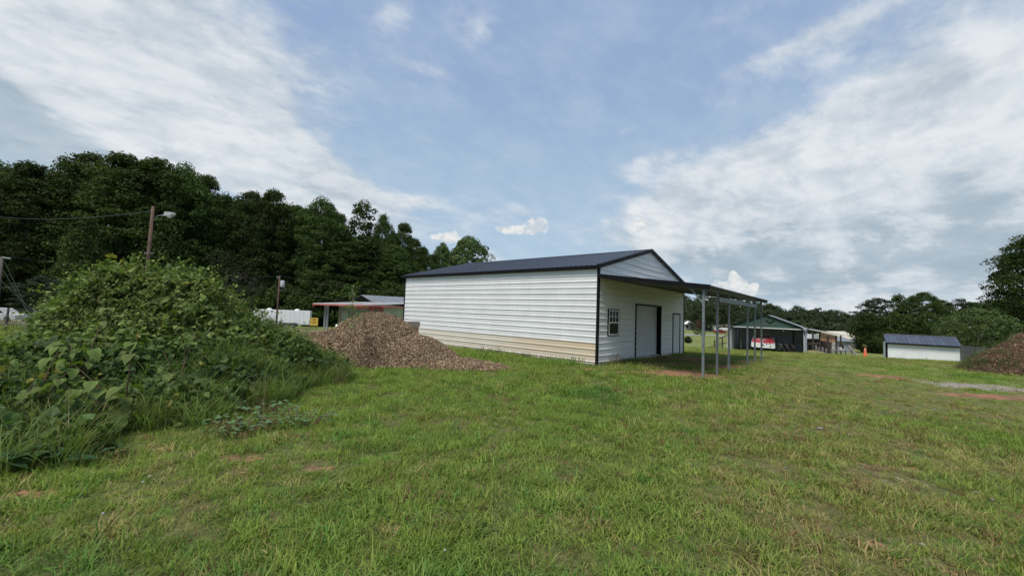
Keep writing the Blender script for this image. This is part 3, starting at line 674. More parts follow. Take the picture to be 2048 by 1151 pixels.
E0, EX, RZ, RX = 3.69, -0.13, 4.94, BW / 2                     # eave height and overhang, ridge
def roof_z(x): return RZ - (abs(x - RX)) * (RZ - E0) / (RX - EX)
def make_building():
    B = empty('metal_building', (BX, BY, 0), BA)
    tag(B, 'long white ribbed metal building with dark roof and posted canopy across its door end', 'building')
    MB().box((.02, .02, -1.3), (BW - .02, BL - .02, .10)).build('concrete_slab', MAT['concrete'], B)
    W_, ST = MAT['white_siding'], MAT['stained_siding']
    left = lambda a, o, z: (-o, a, z); front = lambda a, o, z: (a, -o, z)
    right = lambda a, o, z: (BW + o, a, z); back = lambda a, o, z: (a, BL + o, z)
    k = lambda i: .13 + i * RIB
    bands = [(.0, k(3)), (k(3), k(7)), (k(7), k(11)), (k(11), 3.56)]
    for i, (a, b) in enumerate(bands):
        y = 0.0
        for seg in (4.4, 8.5, BL):
            o = sheet('siding_panel', a + (.001 if i else 0), b, y + .001, seg - .001, left, ST if i == 0 else W_, B)
            if i == 0: o['label'] = 'bottom sheet stained tan by clay'
            y = seg
        sheet('siding_panel', a, b, 0, BL, lambda A_, o, z: right(BL - A_, o, z), W_, B)
        sheet('siding_panel', a, b, 0, BW, lambda A_, o, z: back(BW - A_, o, z), W_, B)
    # front wall, cut round the roll-up door (3.24 to 6.12, up to 2.39) and the walk door (7.73 to 8.79, up to 2.08)
    GD = (3.24, 6.12, 2.39); WD = (7.73, 8.79, 2.08)
    tops = [(.0, k(3)), (k(3), k(7)), (k(7), WD[2]), (WD[2], GD[2]), (GD[2], k(14))]
    for a, b in tops:
        xs = [(0, GD[0]), (GD[1], WD[0]), (WD[1], BW)] if b <= WD[2] + .01 else ([(0, GD[0]), (GD[1], BW)] if b <= GD[2] + .01 else [(0, BW)])
        for x0, x1 in xs: sheet('siding_panel', a, b, x0, x1, front, W_, B)
    sl = (RZ - E0) / (RX - EX)
    zl = roof_z(0) - .03
    gl = lambda z: max(0, RX - (RZ - .05 - z) / sl); gr = lambda z: min(BW, RX + (RZ - .05 - z) / sl)
    for y_, fn in ((0, lambda a, o, z: (a, -o - .006, z)), (1, lambda a, o, z: (BW - a, BL + o + .006, z))):
        sheet('gable_panel', k(14) - .02, k(17), gl, gr, fn, W_, B); sheet('gable_panel', k(17), RZ - .06, gl, gr, fn, W_, B)
    # corner trims
    for x, y, sx, sy in ((0, 0, -1, -1), (BW, 0, 1, -1), (0, BL, -1, 1), (BW, BL, 1, 1)):
        h = 3.60
        m = MB(); m.box((x + sx * .031, y + sy * .031, -.02), (x - sx * .055, y + sy * .026, h)); m.box((x + sx * .031, y + sy * .025, -.02), (x + sx * .026, y - sy * .055, h))
        m.build('corner_trim', MAT['black'], B)
    for y0, y1 in ((0.05, BL - .05),): MB().box((-.03, y0, -.03), (-.002, y1, .035)).build('base_angle', MAT['galv_dark'], B)
    # roof: ribbed sheets three feet wide, ribs running up the slope
    n = 14; y0, y1 = -.09, BL + .26; wd = (y1 - y0) / n
    for side in (0, 1):
        for i in range(n):
            a = y0 + i * wd; V = []; F = []
            pr = [(a, 0)]
            for q in range(4):
                c = a + wd * (q + .5) / 4
                pr += [(c - .030, 0), (c - .011, .019), (c + .011, .019), (c + .030, 0)]
            pr += [(a + wd - .001, 0)]
            for yy, o in pr:
                xe = EX if side == 0 else BW - EX; zt = E0
                nx = -.25 if side == 0 else .25
                V += [(xe, yy, zt + o), (RX, yy, RZ + o)]
                V += [(xe, yy, zt + o - .004), (RX, yy, RZ + o - .004)]
            for q in range(len(pr) - 1):
                b = 4 * q
                F += [(b, b + 4, b + 5, b + 1), (b + 2, b + 3, b + 7, b + 6), (b, b + 2, b + 6, b + 4)]
            me = bpy.data.meshes.new('roof_panel'); me.from_pydata(V, [], [f if side == 0 else f[::-1] for f in F]); me.materials.append(MAT['navy']); me.update()
            link('roof_panel', me, B)
    m = MB()
    for s in (-1, 1): m.hexa([(RX, y0 - .02, RZ + .024), (RX + s * .17, y0 - .02, RZ - .022), (RX + s * .17, y1 + .02, RZ - .022), (RX, y1 + .02, RZ + .024),
                              (RX, y0 - .02, RZ + .03), (RX + s * .17, y0 - .02, RZ - .016), (RX + s * .17, y1 + .02, RZ - .016), (RX, y1 + .02, RZ + .03)])
    m.build('ridge_cap', MAT['navy'], B)
    for s in (0, 1):
        xe = EX if s == 0 else BW - EX; d = 1 if s == 0 else -1
        MB().box((xe - d * .012, y0, E0 - .12), (xe + d * .002, y1, E0 - .006)).box((xe + d * .003, y0 + .01, E0 - .12), (xe + d * .12, y1 - .01, E0 - .112)).build('eave_trim', MAT['black'], B)
        for yy, t in ((y0 - .03, 1), (y1 + .03, -1)):
            m = MB(); a = Vector((xe - d * .02, yy, E0 - .01)); b = Vector((RX, yy, RZ - .01))
            m.hexa([a + Vector((0, 0, -.11)), b + Vector((0, 0, -.11)), b + Vector((0, t * .03, -.11)), a + Vector((0, t * .03, -.11)),
                    a + Vector((0, 0, .035)), b + Vector((0, 0, .035)), b + Vector((0, t * .03, .035)), a + Vector((0, t * .03, .035))])
            m.hexa([a + Vector((0, t * .031, .028)), b + Vector((0, t * .031, .028)), b + Vector((0, t * .16, .028)), a + Vector((0, t * .16, .028)),
                    a + Vector((0, t * .031, .034)), b + Vector((0, t * .031, .034)), b + Vector((0, t * .16, .034)), a + Vector((0, t * .16, .034))])
            m.build('rake_trim', MAT['black'], B)
    # roll-up door, set back in its opening
    f = MB()
    f.box((GD[0] - .02, -.034, .0), (GD[0] + .06, .0, GD[2] + .02)); f.box((GD[1] - .07, -.034, .0), (GD[1] + .02, .0, GD[2] + .02)); f.box((GD[0] + .061, -.032, GD[2] - .05), (GD[1] - .071, .0, GD[2] + .02))
    f.box((GD[0] + .0, .001, .0), (GD[0] + .04, .22, GD[2])); f.box((GD[1] - .05, .001, .0), (GD[1] - .001, .22, GD[2])); f.box((GD[0] + .041, .001, GD[2] - .04), (GD[1] - .051, .22, GD[2]))
    f.build('door_surround', MAT['black'], B)
    V = []; F = []; zz = .06
    while zz < GD[2] - .05:
        V += [(GD[0] + .04, .19, zz), (GD[1] - .05, .19, zz), (GD[0] + .04, .168, zz + .018), (GD[1] - .05, .168, zz + .018), (GD[0] + .04, .168, zz + .062), (GD[1] - .05, .168, zz + .062)]; zz += .08
    for i in range(len(V) // 2 - 1): F.append((2 * i, 2 * i + 1, 2 * i + 3, 2 * i + 2))
    me = bpy.data.meshes.new('roll_up_door'); me.from_pydata(V, [], F); me.materials.append(MAT['rolldoor']); me.update()
    rd = link('roll_up_door', me, B)
    MB().box((GD[0] + .045, .15, -.02), (GD[1] - .055, .20, .062)).build('bottom_bar', MAT['vinyl'], rd)
    MB().box((4.0, .135, .03), (4.5, .148, .06)).build('latch', MAT['galv_dark'], rd)
    # walk door
    f = MB(); f.box((WD[0] - .01, -.033, .0), (WD[0] + .055, .03, WD[2] + .015)); f.box((WD[1] - .055, -.033, .0), (WD[1] + .01, .03, WD[2] + .015)); f.box((WD[0] + .056, -.031, WD[2] - .05), (WD[1] - .056, .03, WD[2] + .015))
    f.build('door_frame', MAT['black'], B)
    dr = MB().box((WD[0] + .056, -.012, .02), (WD[1] - .056, .03, WD[2] - .051)).build('walk_door', MAT['door_white'], B)
    hx = WD[1] - .13
    MB().lathe([(0, -.07), (.025, -.07), (.03, -.055), (.02, -.035), (.012, -.03), (.012, -.012), (.034, -.012)], 12, (hx, 0, 1.0), 'y').build('door_knob', MAT['chrome'], dr, True)
    MB().box((WD[0] + .05, -.06, -.02), (WD[1] - .05, .02, .02)).build('threshold', MAT['galv'], dr)
    # window, 0.78 to 1.61 across, 1.11 to 2.06 up (six panes over one)
    x0, x1, z0, z1 = .78, 1.62, 1.10, 2.07
    f = MB(); t = .035
    f.box((x0 - t, -.046, z0 - t), (x1 + t, .01, z0)); f.box((x0 - t, -.046, z1), (x1 + t, .01, z1 + t)); f.box((x0 - t, -.046, z0 + .0005), (x0, .01, z1 - .0005)); f.box((x1, -.046, z0 + .0005), (x1 + t, .01, z1 - .0005))
    wn = MB().box((x0 + .001, -.030, z0 + .001), (x1 - .001, .008, z1 - .001)).build('window', MAT['glass'], B)
    f.build('window_trim', MAT['black'], wn)
    f = MB(); t = .045; zm = (z0 + z1) / 2
    f.box((x0 + .002, -.054, z0 + .002), (x1 - .002, -.031, z0 + t)); f.box((x0 + .002, -.054, z1 - t), (x1 - .002, -.031, z1 - .002)); f.box((x0 + .002, -.054, z0 + t + .0005), (x0 + t, -.031, z1 - t - .0005)); f.box((x1 - t, -.054, z0 + t + .0005), (x1 - .002, -.031, z1 - t - .0005))
    f.box((x0 + t + .0005, -.057, zm - .028), (x1 - t - .0005, -.031, zm + .022)); f.build('sash', MAT['vinyl'], wn)
    f = MB()
    for q in (1, 2): xx = x0 + t + (x1 - x0 - 2 * t) * q / 3; f.box((xx - .011, -.048, zm + .023), (xx + .011, -.031, z1 - t - .001))
    xs = [x0 + t + .001] + [x0 + t + (x1 - x0 - 2 * t) * q / 3 for q in (1, 2)] + [x1 - t - .001]; zh = (zm + .022 + z1 - t) / 2
    for q in range(3): f.box((xs[q] + .0115, -.048, zh - .011), (xs[q + 1] - .0115, -.031, zh + .011))
    f.build('muntins', MAT['vinyl'], wn)
    # canopy
    u0, u1 = -.12, BW + .20; vo = BD + .22; za, zb = 3.34, 2.865
    n = 11; wd = (u1 - u0) / n; can = None
    def canopy_sheet(i):
        a = u0 + i * wd; pr = [(a, 0)]
        for q in range(4):
            c = a + wd * (q + .5) / 4; pr += [(c - .030, 0), (c - .011, .019), (c + .011, .019), (c + .030, 0)]
        pr += [(a + wd - .001, 0)]; V = []; F = []
        for x, o in pr: V += [(x, -vo, zb + o), (x, -.03, za + o), (x, -vo, zb + o - .004), (x, -.03, za + o - .004)]
        for q in range(len(pr) - 1):
            b = 4 * q; F += [(b, b + 4, b + 5, b + 1), (b + 2, b + 3, b + 7, b + 6), (b, b + 2, b + 6, b + 4)]
        me = bpy.data.meshes.new('canopy_roof_panel'); me.from_pydata(V, [], F); me.materials.append(MAT['navy']); me.update(); return me
    frame = MB()
    zat = lambda v: za + (zb - za) * v / vo
    us = [BW * i / 6 for i in range(7)]
    frame.box((0, -.08, za - .13), (BW, -.03, za - .07)); frame.box((u0 + .1, -BD - .035, zat(BD) - .125), (u1 - .1, -BD + .03, zat(BD) - .062))
    can = frame.build('canopy', MAT['galv_dark'], B)
    for i in range(n): link('canopy_roof_panel', canopy_sheet(i), can)
    for x in us:
        MB().hexa([(x - .03, -BD + .03, zat(BD) - .062 - .06 * 0 - .001 - .06), (x + .03, -BD + .03, zat(BD) - .123), (x + .03, -.08, zat(.08) - .123), (x - .03, -.08, zat(.08) - .123),
                   (x - .03, -BD + .03, zat(BD) - .063), (x + .03, -BD + .03, zat(BD) - .063), (x + .03, -.08, zat(.08) - .063), (x - .03, -.08, zat(.08) - .063)]).build('rafter', MAT['galv_dark'], can)
    for v in (.5, 1.3, 2.1, 2.9):
        MB().box((u0 + .02, -v - .05, zat(v) - .061), (u1 - .02, -v, zat(v) - .024)).build('purlin', MAT['galv'], can)
    for i in (0, 1, 2, 4, 5, 6):
        x = us[i]; X_, Y_ = bl2w(x, -BD); gzp = gz1(X_, Y_)
        p = MB().box((x - .032, -BD - .032, gzp - .15), (x + .032, -BD + .032, zat(BD) - .126)).build('post', MAT['galv'], can)
    MB().box((us[3] - .032, -BD - .032, 2.602), (us[3] + .032, -BD + .032, zat(BD) - .126)).build('cripple_post', MAT['galv'], can)
    MB().box((us[1] - .02, -BD - .075, 2.45), (us[5] + .03, -BD - .034, 2.60)).box((us[1] - .02, -BD - .0335 + .066, 2.45), (us[5] + .03, -BD + .075, 2.60)).build('header_beam', MAT['galv'], can)
    for i, s in ((0, 1), (6, -1)):
        x = us[i]; MB().bar((x + s * .03, -BD, 2.42), (x + s * .28, -BD, zat(BD) - .13), .045).bar((x, -BD + .03, 2.35), (x, -BD + .40, zat(BD - .4) - .13), .045).build('brace', MAT['galv'], can)
    MB().box((us[3] + .1, -BD - .02, 2.36), (us[3] + .22, -BD + .0, 2.445)).build('bracket', MAT['vinyl'], can)
    # black edge trims
    for x, s in ((u0, -1), (u1, 1)):
        m = MB(); m.hexa([(x + s * .004, -vo, zb - .12), (x + s * .014, -vo, zb - .12), (x + s * .014, .0, za - .12), (x + s * .004, .0, za - .12),
                (x + s * .004, -vo, zb + .03), (x + s * .014, -vo, zb + .03), (x + s * .014, .0, za + .03), (x + s * .004, .0, za + .03)])
        m.build('canopy_rake_trim', MAT['black'], can)
    MB().box((u0, -vo - .012, zb - .055), (u1, -vo - .002, zb - .006)).build('canopy_eave_trim', MAT['black'], can)
    return B
make_building()
print('building done')

# ------------------------------------------------------------------ thicket and plants
def leaf_mesh(L, W_, fold=.25, droop=.25, heart=0.0, n=4):
    """one leaf pointing along +X from its stalk: pairs of edge points either side of a folded midrib"""
    V = [(0, 0, 0)]; F = []
    prof = [math.sin(math.pi * (i / n) ** (.75 - .25 * heart)) for i in range(1, n)]
    for i in range(1, n):
        t = i / n; z = -droop * L * t * t; w = W_ / 2 * prof[i - 1]; x = L * t
        V += [(x - .12 * heart * L * (i == 1), w, z + fold * w), (x, 0, z), (x - .12 * heart * L * (i == 1), -w, z + fold * w)]
    V.append((L, 0, -droop * L))
    for i in range(n - 2):
        b = 1 + 3 * i; F += [(b, b + 1, b + 4, b + 3), (b + 1, b + 2, b + 5, b + 4)]
    e = len(V) - 1; b = 1 + 3 * (n - 2)
    F += [(0, 2, 1), (0, 3, 2), (b, b + 1, e), (b + 1, b + 2, e)]
    return np.array(V), F
def rotm(rx, ry, rz):
    cx, sx, cy, sy, cz, sz = math.cos(rx), math.sin(rx), math.cos(ry), math.sin(ry), math.cos(rz), math.sin(rz)
    return np.array([[cz, -sz, 0], [sz, cz, 0], [0, 0, 1]]) @ np.array([[cy, 0, sy], [0, 1, 0], [-sy, 0, cy]]) @ np.array([[1, 0, 0], [0, cx, -sx], [0, sx, cx]])
def sprig(seed, n, size, length, wide=.8, upr=.5):
    r = np.random.default_rng(seed); V = []; F = []
    a = r.uniform(0, 6.28); k = r.uniform(.3, 1.0); p = np.zeros(3); ang = 1.2 - upr
    pts = [p.copy()]
    for i in range(n):
        ang2 = ang + k * i / n; p = p + np.array([math.cos(a) * math.sin(ang2), math.sin(a) * math.sin(ang2), math.cos(ang2)]) * length / n
        a += r.normal(0, .35); pts.append(p.copy())
        L = size * r.uniform(.6, 1.25); lv, lf = leaf_mesh(L, L * wide * r.uniform(.8, 1.1), .3, r.uniform(.1, .5), .6, 3)
        R_ = rotm(r.normal(0, .5), r.uniform(-.2, .7), r.uniform(0, 6.28)); b = len(V)
        V += [tuple(q) for q in (lv @ R_.T + p)]; F += [tuple(b + t for t in f) for f in lf]
    for i in range(n):
        q0, q1 = pts[i], pts[i + 1]; b = len(V)
        V += [tuple(q0 + (.002, 0, 0)), tuple(q0 - (.002, 0, 0)), tuple(q1 - (.0015, 0, 0)), tuple(q1 + (.0015, 0, 0))]; F.append((b, b + 1, b + 2, b + 3))
    me = bpy.data.meshes.new('sprig'); me.from_pydata(V, [], F); me.materials.append(LM['leaves']); me.update(); return me

def make_thicket():
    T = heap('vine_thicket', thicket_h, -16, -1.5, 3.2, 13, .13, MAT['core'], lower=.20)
    tag(T, 'tall mound of tangled green vines and weeds left of the mulch pile', 'thicket')
    r = np.random.default_rng(23)
    meshes = [sprig(300 + i, 7, .085, .30) for i in range(6)] + [sprig(320 + i, 6, .12, .36) for i in range(4)] + [sprig(340 + i, 10, .045, .34, .6) for i in range(4)]
    n = 21000; P, N_ = on_heap(thicket_h, -16, -1.5, 3.2, 13, n, r, .05)
    P = P + N_ * (r.uniform(-.30, .06, n) + .10 * (r.uniform(0, 1, n) < .12))[:, None]
    rot = rot_from_normal(N_, r.uniform(0, 6.28, n), .35, .35, r)
    kind = fbm(P[:, 0] * .8, P[:, 1] * .8 + P[:, 2], 45, 3)
    idx = np.where(kind < .42, r.integers(10, 14, n), np.where(kind < .58, r.integers(0, 6, n), r.integers(4, 10, n)))
    base = np.array([.068, .118, .032]); yel = np.array([.120, .168, .044]); dk = np.array([.032, .064, .020])
    k2 = fbm(P[:, 0] * .5 + 5, P[:, 1] * .5 + P[:, 2] * .8, 47, 3)[:, None]
    c = base + (yel - base) * sstep(.45, .7, k2) + (dk - base) * sstep(.45, .25, k2)
    top = sstep(.9, 2.0, P[:, 2])[:, None]; c = c + (yel * .95 - c) * top * .22
    c = c * r.uniform(.45, 1.35, n)[:, None] * (.70 + .5 * fbm(P[:, 0] * 1.7, P[:, 1] * 1.7 + P[:, 2] * 1.5, 48, 3))[:, None]
    yl = (r.uniform(0, 1, n) < .012)[:, None]; c = np.where(yl, np.array([.22, .20, .05]), c)
    o = scatter('vine_leaves', P, rot, r.uniform(.65, 1.5, n), c, idx, meshes, T); o['kind'] = 'stuff'
    # upright shoots standing out of the mass
    m = 420; P, N_ = on_heap(thicket_h, -13, -3, 5.5, 11, m, r, .8)
    sh = [sprig(360 + i, 14, .08, .95, .7, 1.05) for i in range(6)]
    rot = np.stack([r.normal(0, .35, m), r.normal(0, .35, m), r.uniform(0, 6.28, m)], -1)
    c = yel * r.uniform(.7, 1.4, m)[:, None]
    o = scatter('shoots', P - (0, 0, .12), rot, r.uniform(.45, 1.0, m), c, r.integers(0, 6, m), sh, T); o['kind'] = 'stuff'
    # long arching grass growing through it, thicker on the right-hand end and along the foot
    gm = [blades(22, .16, .45, .95, .014, 400 + i, (.6, 1.9), 6, LM['grass'], .45) for i in range(6)]
    m = 8200; x = r.uniform(-13, -1.8, m); y = r.uniform(3.4, 12, m); h = thicket_h(x, y)
    edge = (h > .02) & (h < .55); rightend = (x > -5.9) & (h > .05) & (r.uniform(0, 1, m) < .8); some = (h > .45) & (r.uniform(0, 1, m) < .16)
    rim = (h < .03) & (thicket_h(x - .35, y + .45) > .05) & (x > -6.5) & (r.uniform(0, 1, m) < .75)
    k = (edge & (r.uniform(0, 1, m) < .8)) | rightend | some | rim; x, y, h = x[k], y[k], h[k]; m = len(x)
    c = np.where((r.uniform(0, 1, m) < .13)[:, None], np.array([.19, .17, .08]), np.array([.105, .155, .040])) * r.uniform(.7, 1.4, m)[:, None]
    o = scatter('long_grass', np.stack([x, y, gz(x, y) + np.maximum(h - .14, 0) * .95], -1), np.stack([r.normal(0, .15, m), r.normal(0, .15, m), r.uniform(0, 6.28, m)], -1),
                r.uniform(.4, .95, m), c, r.integers(0, 6, m), gm, T); o['kind'] = 'stuff'
    return T
make_thicket()

def solid_leaf(L, W_, seed=0, heart=.8, droop=.3):
    V, F = leaf_mesh(L, W_, .22, droop, heart, 7); r = np.random.default_rng(seed)
    V[:, 2] += r.normal(0, .012 * L, len(V))
    return V, F
BIGLEAF = leafmat('broad_leaves', False, (0.085, 0.125, 0.028), (0.135, 0.185, 0.045), .3, .6, .2, .2)
YELLEAF = leafmat('yellowed_leaf', False, (0.24, 0.26, 0.04), (0.30, 0.30, 0.06), .25, .45, .1)
ROUNDLEAF = leafmat('round_leaves', False, (0.035, 0.075, 0.028), (0.055, 0.105, 0.036), .25, .65, .15, .15)
BLUELEAF = leafmat('blue_green_leaves', False, (0.085, 0.150, 0.062), (0.115, 0.190, 0.080), .25, .65, .15, .15)
def mesh_from(V, F, mat, name='leaf'):
    me = bpy.data.meshes.new(name); me.from_pydata([tuple(v) for v in V], [], F); me.materials.append(mat)
    a = me.attributes.new('shade', 'FLOAT', 'POINT'); a.data.foreach_set('value', np.clip(np.abs(V[:, 1]) / (np.abs(V[:, 1]).max() + 1e-6), 0, 1).astype(np.float32))
    me.polygons.foreach_set('use_smooth', [True] * len(F)); me.update(); return me
big_leaves = [mesh_from(*solid_leaf(.25, .17, i), BIGLEAF) for i in range(4)]
yel_leaf = mesh_from(*solid_leaf(.24, .16, 9), YELLEAF)
def broad_plant(px, Y, h, lean, n, label, seed, yellow=-1):
    r = random.Random(seed); p = gpt(px, Y); x, y = p.x, p.y
    root = empty('broad_leaf_weed', (x, y, gz1(x, y))); tag(root, label, 'plant', 'broad leaved weeds in the thicket')
    stems = [(0, 0, h, lean, r.uniform(0, 6))]
    for q in range(2): stems.append((r.uniform(-.12, .12), r.uniform(-.1, .1), h * r.uniform(.6, .85), lean * r.uniform(.6, 1.6), r.uniform(0, 6)))
    mb = MB(); nodes = []
    for sx, sy, hh, ln, a in stems:
        pts = [Vector((sx + ln * (t ** 1.6) * math.cos(a), sy + ln * (t ** 1.6) * math.sin(a) - .15 * t, hh * t)) for t in [i / 8 for i in range(9)]]
        mb.tube(pts, [.013 * (1 - .7 * i / 8) for i in range(9)], 6)
        for i in range(2, 9): nodes.append((pts[i], i / 8))
    mb.build('stem', MAT['stem'], root)
    for i in range(n):
        q, t = nodes[(i * 5 + i // 3) % len(nodes)]; a = r.uniform(-math.pi, math.pi)
        a = a if r.random() < .35 else r.uniform(-2.6, -.5)                        # more of them turned to the open side
        me = yel_leaf if i == yellow else big_leaves[i % 4]
        off = Vector((math.cos(a), math.sin(a), .15)) * r.uniform(.03, .10)
        link('leaf', me, root, q + off, (r.uniform(-.5, .5), r.uniform(.0, .75), a), r.uniform(.55, 1.05) * (1.15 - .45 * t))
for a in [(150, 6.0, 1.62, .34, 44, 'tallest broad leaved weed, standing at the front of the thicket near the left edge', 1),
          (250, 5.6, 1.2, .40, 36, 'broad leaved weed just right of the tallest one, leaning forward out of the thicket', 2),
          (60, 5.2, 1.10, .35, 30, 'broad leaved weed with one yellowed leaf low down at the left edge', 3, 4),
          (350, 6.5, 1.25, .35, 24, 'smallest broad leaved weed, half buried in vines to the right of the others', 4)]:
    broad_plant(*a)

def round_plant(px, Y, n, label, seed, mat, size, spread, name, cat, hmax=.22, grp=None):
    r = random.Random(seed); p = gpt(px, Y); root = empty(name, p); tag(root, label, cat, grp)
    V, F = leaf_mesh(size, size * .98, .10, .12, 1.0, 7); me = mesh_from(V, F, mat)
    mb = MB()
    for i in range(n):
        a = r.uniform(0, 6.283); d = spread * math.sqrt(r.random()); z = hmax * r.uniform(.45, 1.0); q = Vector((d * math.cos(a), d * math.sin(a) * .7, z))
        mb.tube([(q.x * .6, q.y * .6, 0), (q.x * .8, q.y * .8, z * .7), tuple(q)], .004, 4)
        link('leaf', me, root, q, (r.uniform(-.25, .25), r.uniform(-.2, .35), r.uniform(0, 6.283)), r.uniform(.6, 1.1))
    mb.build('stem', MAT['stem'], root)
round_plant(40, 4.15, 22, 'cluster of round dark leaves on the ground at the left edge', 5, ROUNDLEAF, .17, .42, 'round_leaf_plant', 'plant')
round_plant(180, 4.45, 14, 'smaller cluster of round dark leaves just right of the one at the left edge', 6, ROUNDLEAF, .12, .32, 'round_leaf_plant', 'plant', .14)
round_plant(480, 5.6, 70, 'blue green ground weed patch, nearest of three in front of the thicket', 7, BLUELEAF, .085, .55, 'ground_weed', 'weed', .20)
round_plant(590, 6.1, 64, 'blue green ground weed patch between the nearest one and the thicket end', 8, BLUELEAF, .08, .60, 'ground_weed', 'weed', .20)
round_plant(530, 6.6, 56, 'blue green ground weed patch right against the foot of the thicket', 9, BLUELEAF, .08, .52, 'ground_weed', 'weed', .20)

def sapling(px, py_base, Y, h, n, label, seed, col=((0.10, 0.15, 0.04), (0.15, 0.20, 0.06)), name='sapling', cat='sapling', wid=.35, z=None, size=.14):
    r = random.Random(seed); p = gpt(px, Y)
    if z is not None: p.z = z
    root = empty(name, p); tag(root, label, cat)
    m = leafmat('sapling_leaves', False, col[0], col[1], .3, .5, .1)
    V = []; F = []; sh = []
    mb = MB(); mb.tube([(0, 0, -.05), (.02, 0, h * .5), (.0, 0, h * .95)], [.014, .01, .004], 5)
    for i in range(n):
        t = r.uniform(.15, 1); a = r.uniform(0, 6.283); d = wid * (1.1 - t) * r.uniform(.2, 1) + .02; L = size * r.uniform(.7, 1.3)
        lv, lf = leaf_mesh(L, L * .32, .2, .4, 0, 4); R_ = rotm(r.uniform(-.4, .4), r.uniform(-1.0, .2), a); b = len(V)
        lv = lv @ R_.T + np.array([d * math.cos(a), d * math.sin(a), h * t + d * .3]); V += [tuple(q) for q in lv]; F += [tuple(b + k for k in f) for f in lf]
        if i % 4 == 0: mb.tube([(0, 0, h * t - .1), (d * math.cos(a), d * math.sin(a), h * t + d * .3)], .004, 4, False)
    mb.build('stem', MAT['stem'], root); V = np.array(V)
    me = mesh_from(V, F, m, 'foliage'); a_ = me.attributes['shade']; a_.data.foreach_set('value', np.random.default_rng(seed).uniform(0, 1, len(V)).astype(np.float32))
    link('foliage', me, root)
print('thicket done')

# ------------------------------------------------------------------ mulch pile, earth pile
def chip_mesh(seed, L, W_, T_):
    r = np.random.default_rng(seed); m = MB(); s = lambda: r.uniform(.6, 1.2)
    m.hexa([(-L / 2, -W_ / 2 * s(), 0), (L / 2 * s(), -W_ / 2 * s(), 0), (L / 2, W_ / 2 * s(), 0), (-L / 2 * s(), W_ / 2, 0),
            (-L / 2, -W_ / 2 * s(), T_), (L / 2, -W_ / 2 * s(), T_ * s()), (L / 2 * s(), W_ / 2 * s(), T_), (-L / 2, W_ / 2 * s(), T_ * s())])
    return m.mesh('chip', LM['chips'])
chips = [chip_mesh(500 + i, *((.11, .028, .010), (.08, .034, .012), (.15, .018, .010), (.06, .05, .014), (.07, .02, .012))[i % 5]) for i in range(10)]
def make_pile(name, fn, box, core, n, label, cat, cols, size, seed, child):
    T = heap(name, fn, *box, .07, core, lower=.02); tag(T, label, cat)
    r = np.random.default_rng(seed); P, N_ = on_heap(fn, *box, n, r, .015)
    rot = rot_from_normal(N_, r.uniform(0, 6.28, n), 0, .45, r); cols = np.array(cols)
    c = cols[r.choice(len(cols), n)] * r.uniform(.6, 1.35, n)[:, None]
    c = c * (.8 + .5 * fbm(P[:, 0] * 2, P[:, 1] * 2 + P[:, 2], seed))[:, None]
    o = scatter(child, P + N_ * r.uniform(-.01, .03, n)[:, None], rot, size * r.uniform(.5, 1.35, n), c, r.integers(0, 10, n), chips, T); o['kind'] = 'stuff'
    return T
pc = PILE_C
make_pile('mulch_pile', mulch_h, (pc.x - 3.6, pc.x + 5.2, pc.y - 2.6, pc.y + 2.4), MAT['chip_core'], 75000,
          'brown wood chip mulch pile in front of the long white building', 'mulch pile',
          [(.205, .140, .082), (.29, .21, .13), (.13, .082, .050), (.42, .33, .22), (.08, .050, .032), (.24, .17, .105)], .50, 31, 'wood_chips')
ec = EARTH_C
make_pile('earth_pile', earth_h, (ec.x - 6.2, ec.x + 5.4, ec.y - 3.0, ec.y + 3.0), MAT['dirt_core'], 26000,
          'dark brown heap of earth and mulch at the right edge of the lawn', 'earth pile',
          [(.13, .072, .048), (.18, .11, .075), (.09, .05, .036), (.24, .16, .11)], .85, 33, 'soil_clods')

def clump_strip(name, pts, label, cat, seed, hgt=.35, col=(.11, .13, .04), n=1):
    r = np.random.default_rng(seed); P = np.array(pts); k = len(P)
    ms = [blades(16, .14, .5 * hgt, 1.2 * hgt, .010, seed + i, (.4, 1.3), 5, LM['grass'], .5) for i in range(4)]
    o = scatter(name, P, np.stack([r.normal(0, .1, k), r.normal(0, .1, k), r.uniform(0, 6.28, k)], -1), r.uniform(.7, 1.3, k), np.array(col) * r.uniform(.7, 1.35, k)[:, None], r.integers(0, 4, k), ms)
    tag(o, label, cat, kind='stuff')
# weeds on the crest and the left shoulder of the earth pile, at the back of the mulch pile, and dry weeds between thicket and yard
rr_ = np.random.default_rng(5)
x = rr_.uniform(ec.x - 5.6, ec.x - 1.2, 1300); y = rr_.uniform(ec.y - 1.5, ec.y + 2.4, 1300); h = earth_h(x, y); k = (h > .05) & (rr_.uniform(0, 1, 1300) < sstep(.9, .3, h) + .12)
clump_strip('bank_weeds', np.stack([x, y, gz(x, y) + h - .03], -1)[k], 'weedy grass growing over the left shoulder of the earth pile', 'weeds', 611, .30, (.085, .105, .04))
x = rr_.uniform(pc.x - 3.2, pc.x - .8, 260); y = rr_.uniform(pc.y - 1.8, pc.y - .2, 260); h = mulch_h(x, y); k = h < .35
clump_strip('mulch_edge_grass', np.stack([x, y, gz(x, y) + h], -1)[k], 'long dry grass between the thicket and the mulch pile', 'grass', 621, .75, (.17, .16, .07))
x = rr_.uniform(-16, -3.5, 1500); y = rr_.uniform(13.5, 24, 1500); k = (x < -y * .26) & (mulch_h(x, y) < .02)
clump_strip('dry_weeds', np.stack([x, y, gz(x, y)], -1)[k], 'dry tan weeds on rough ground behind the thicket', 'weeds', 631, .75, (.17, .155, .085))
x = rr_.uniform(-52, -19, 1600); y = rr_.uniform(14, 30, 1600)
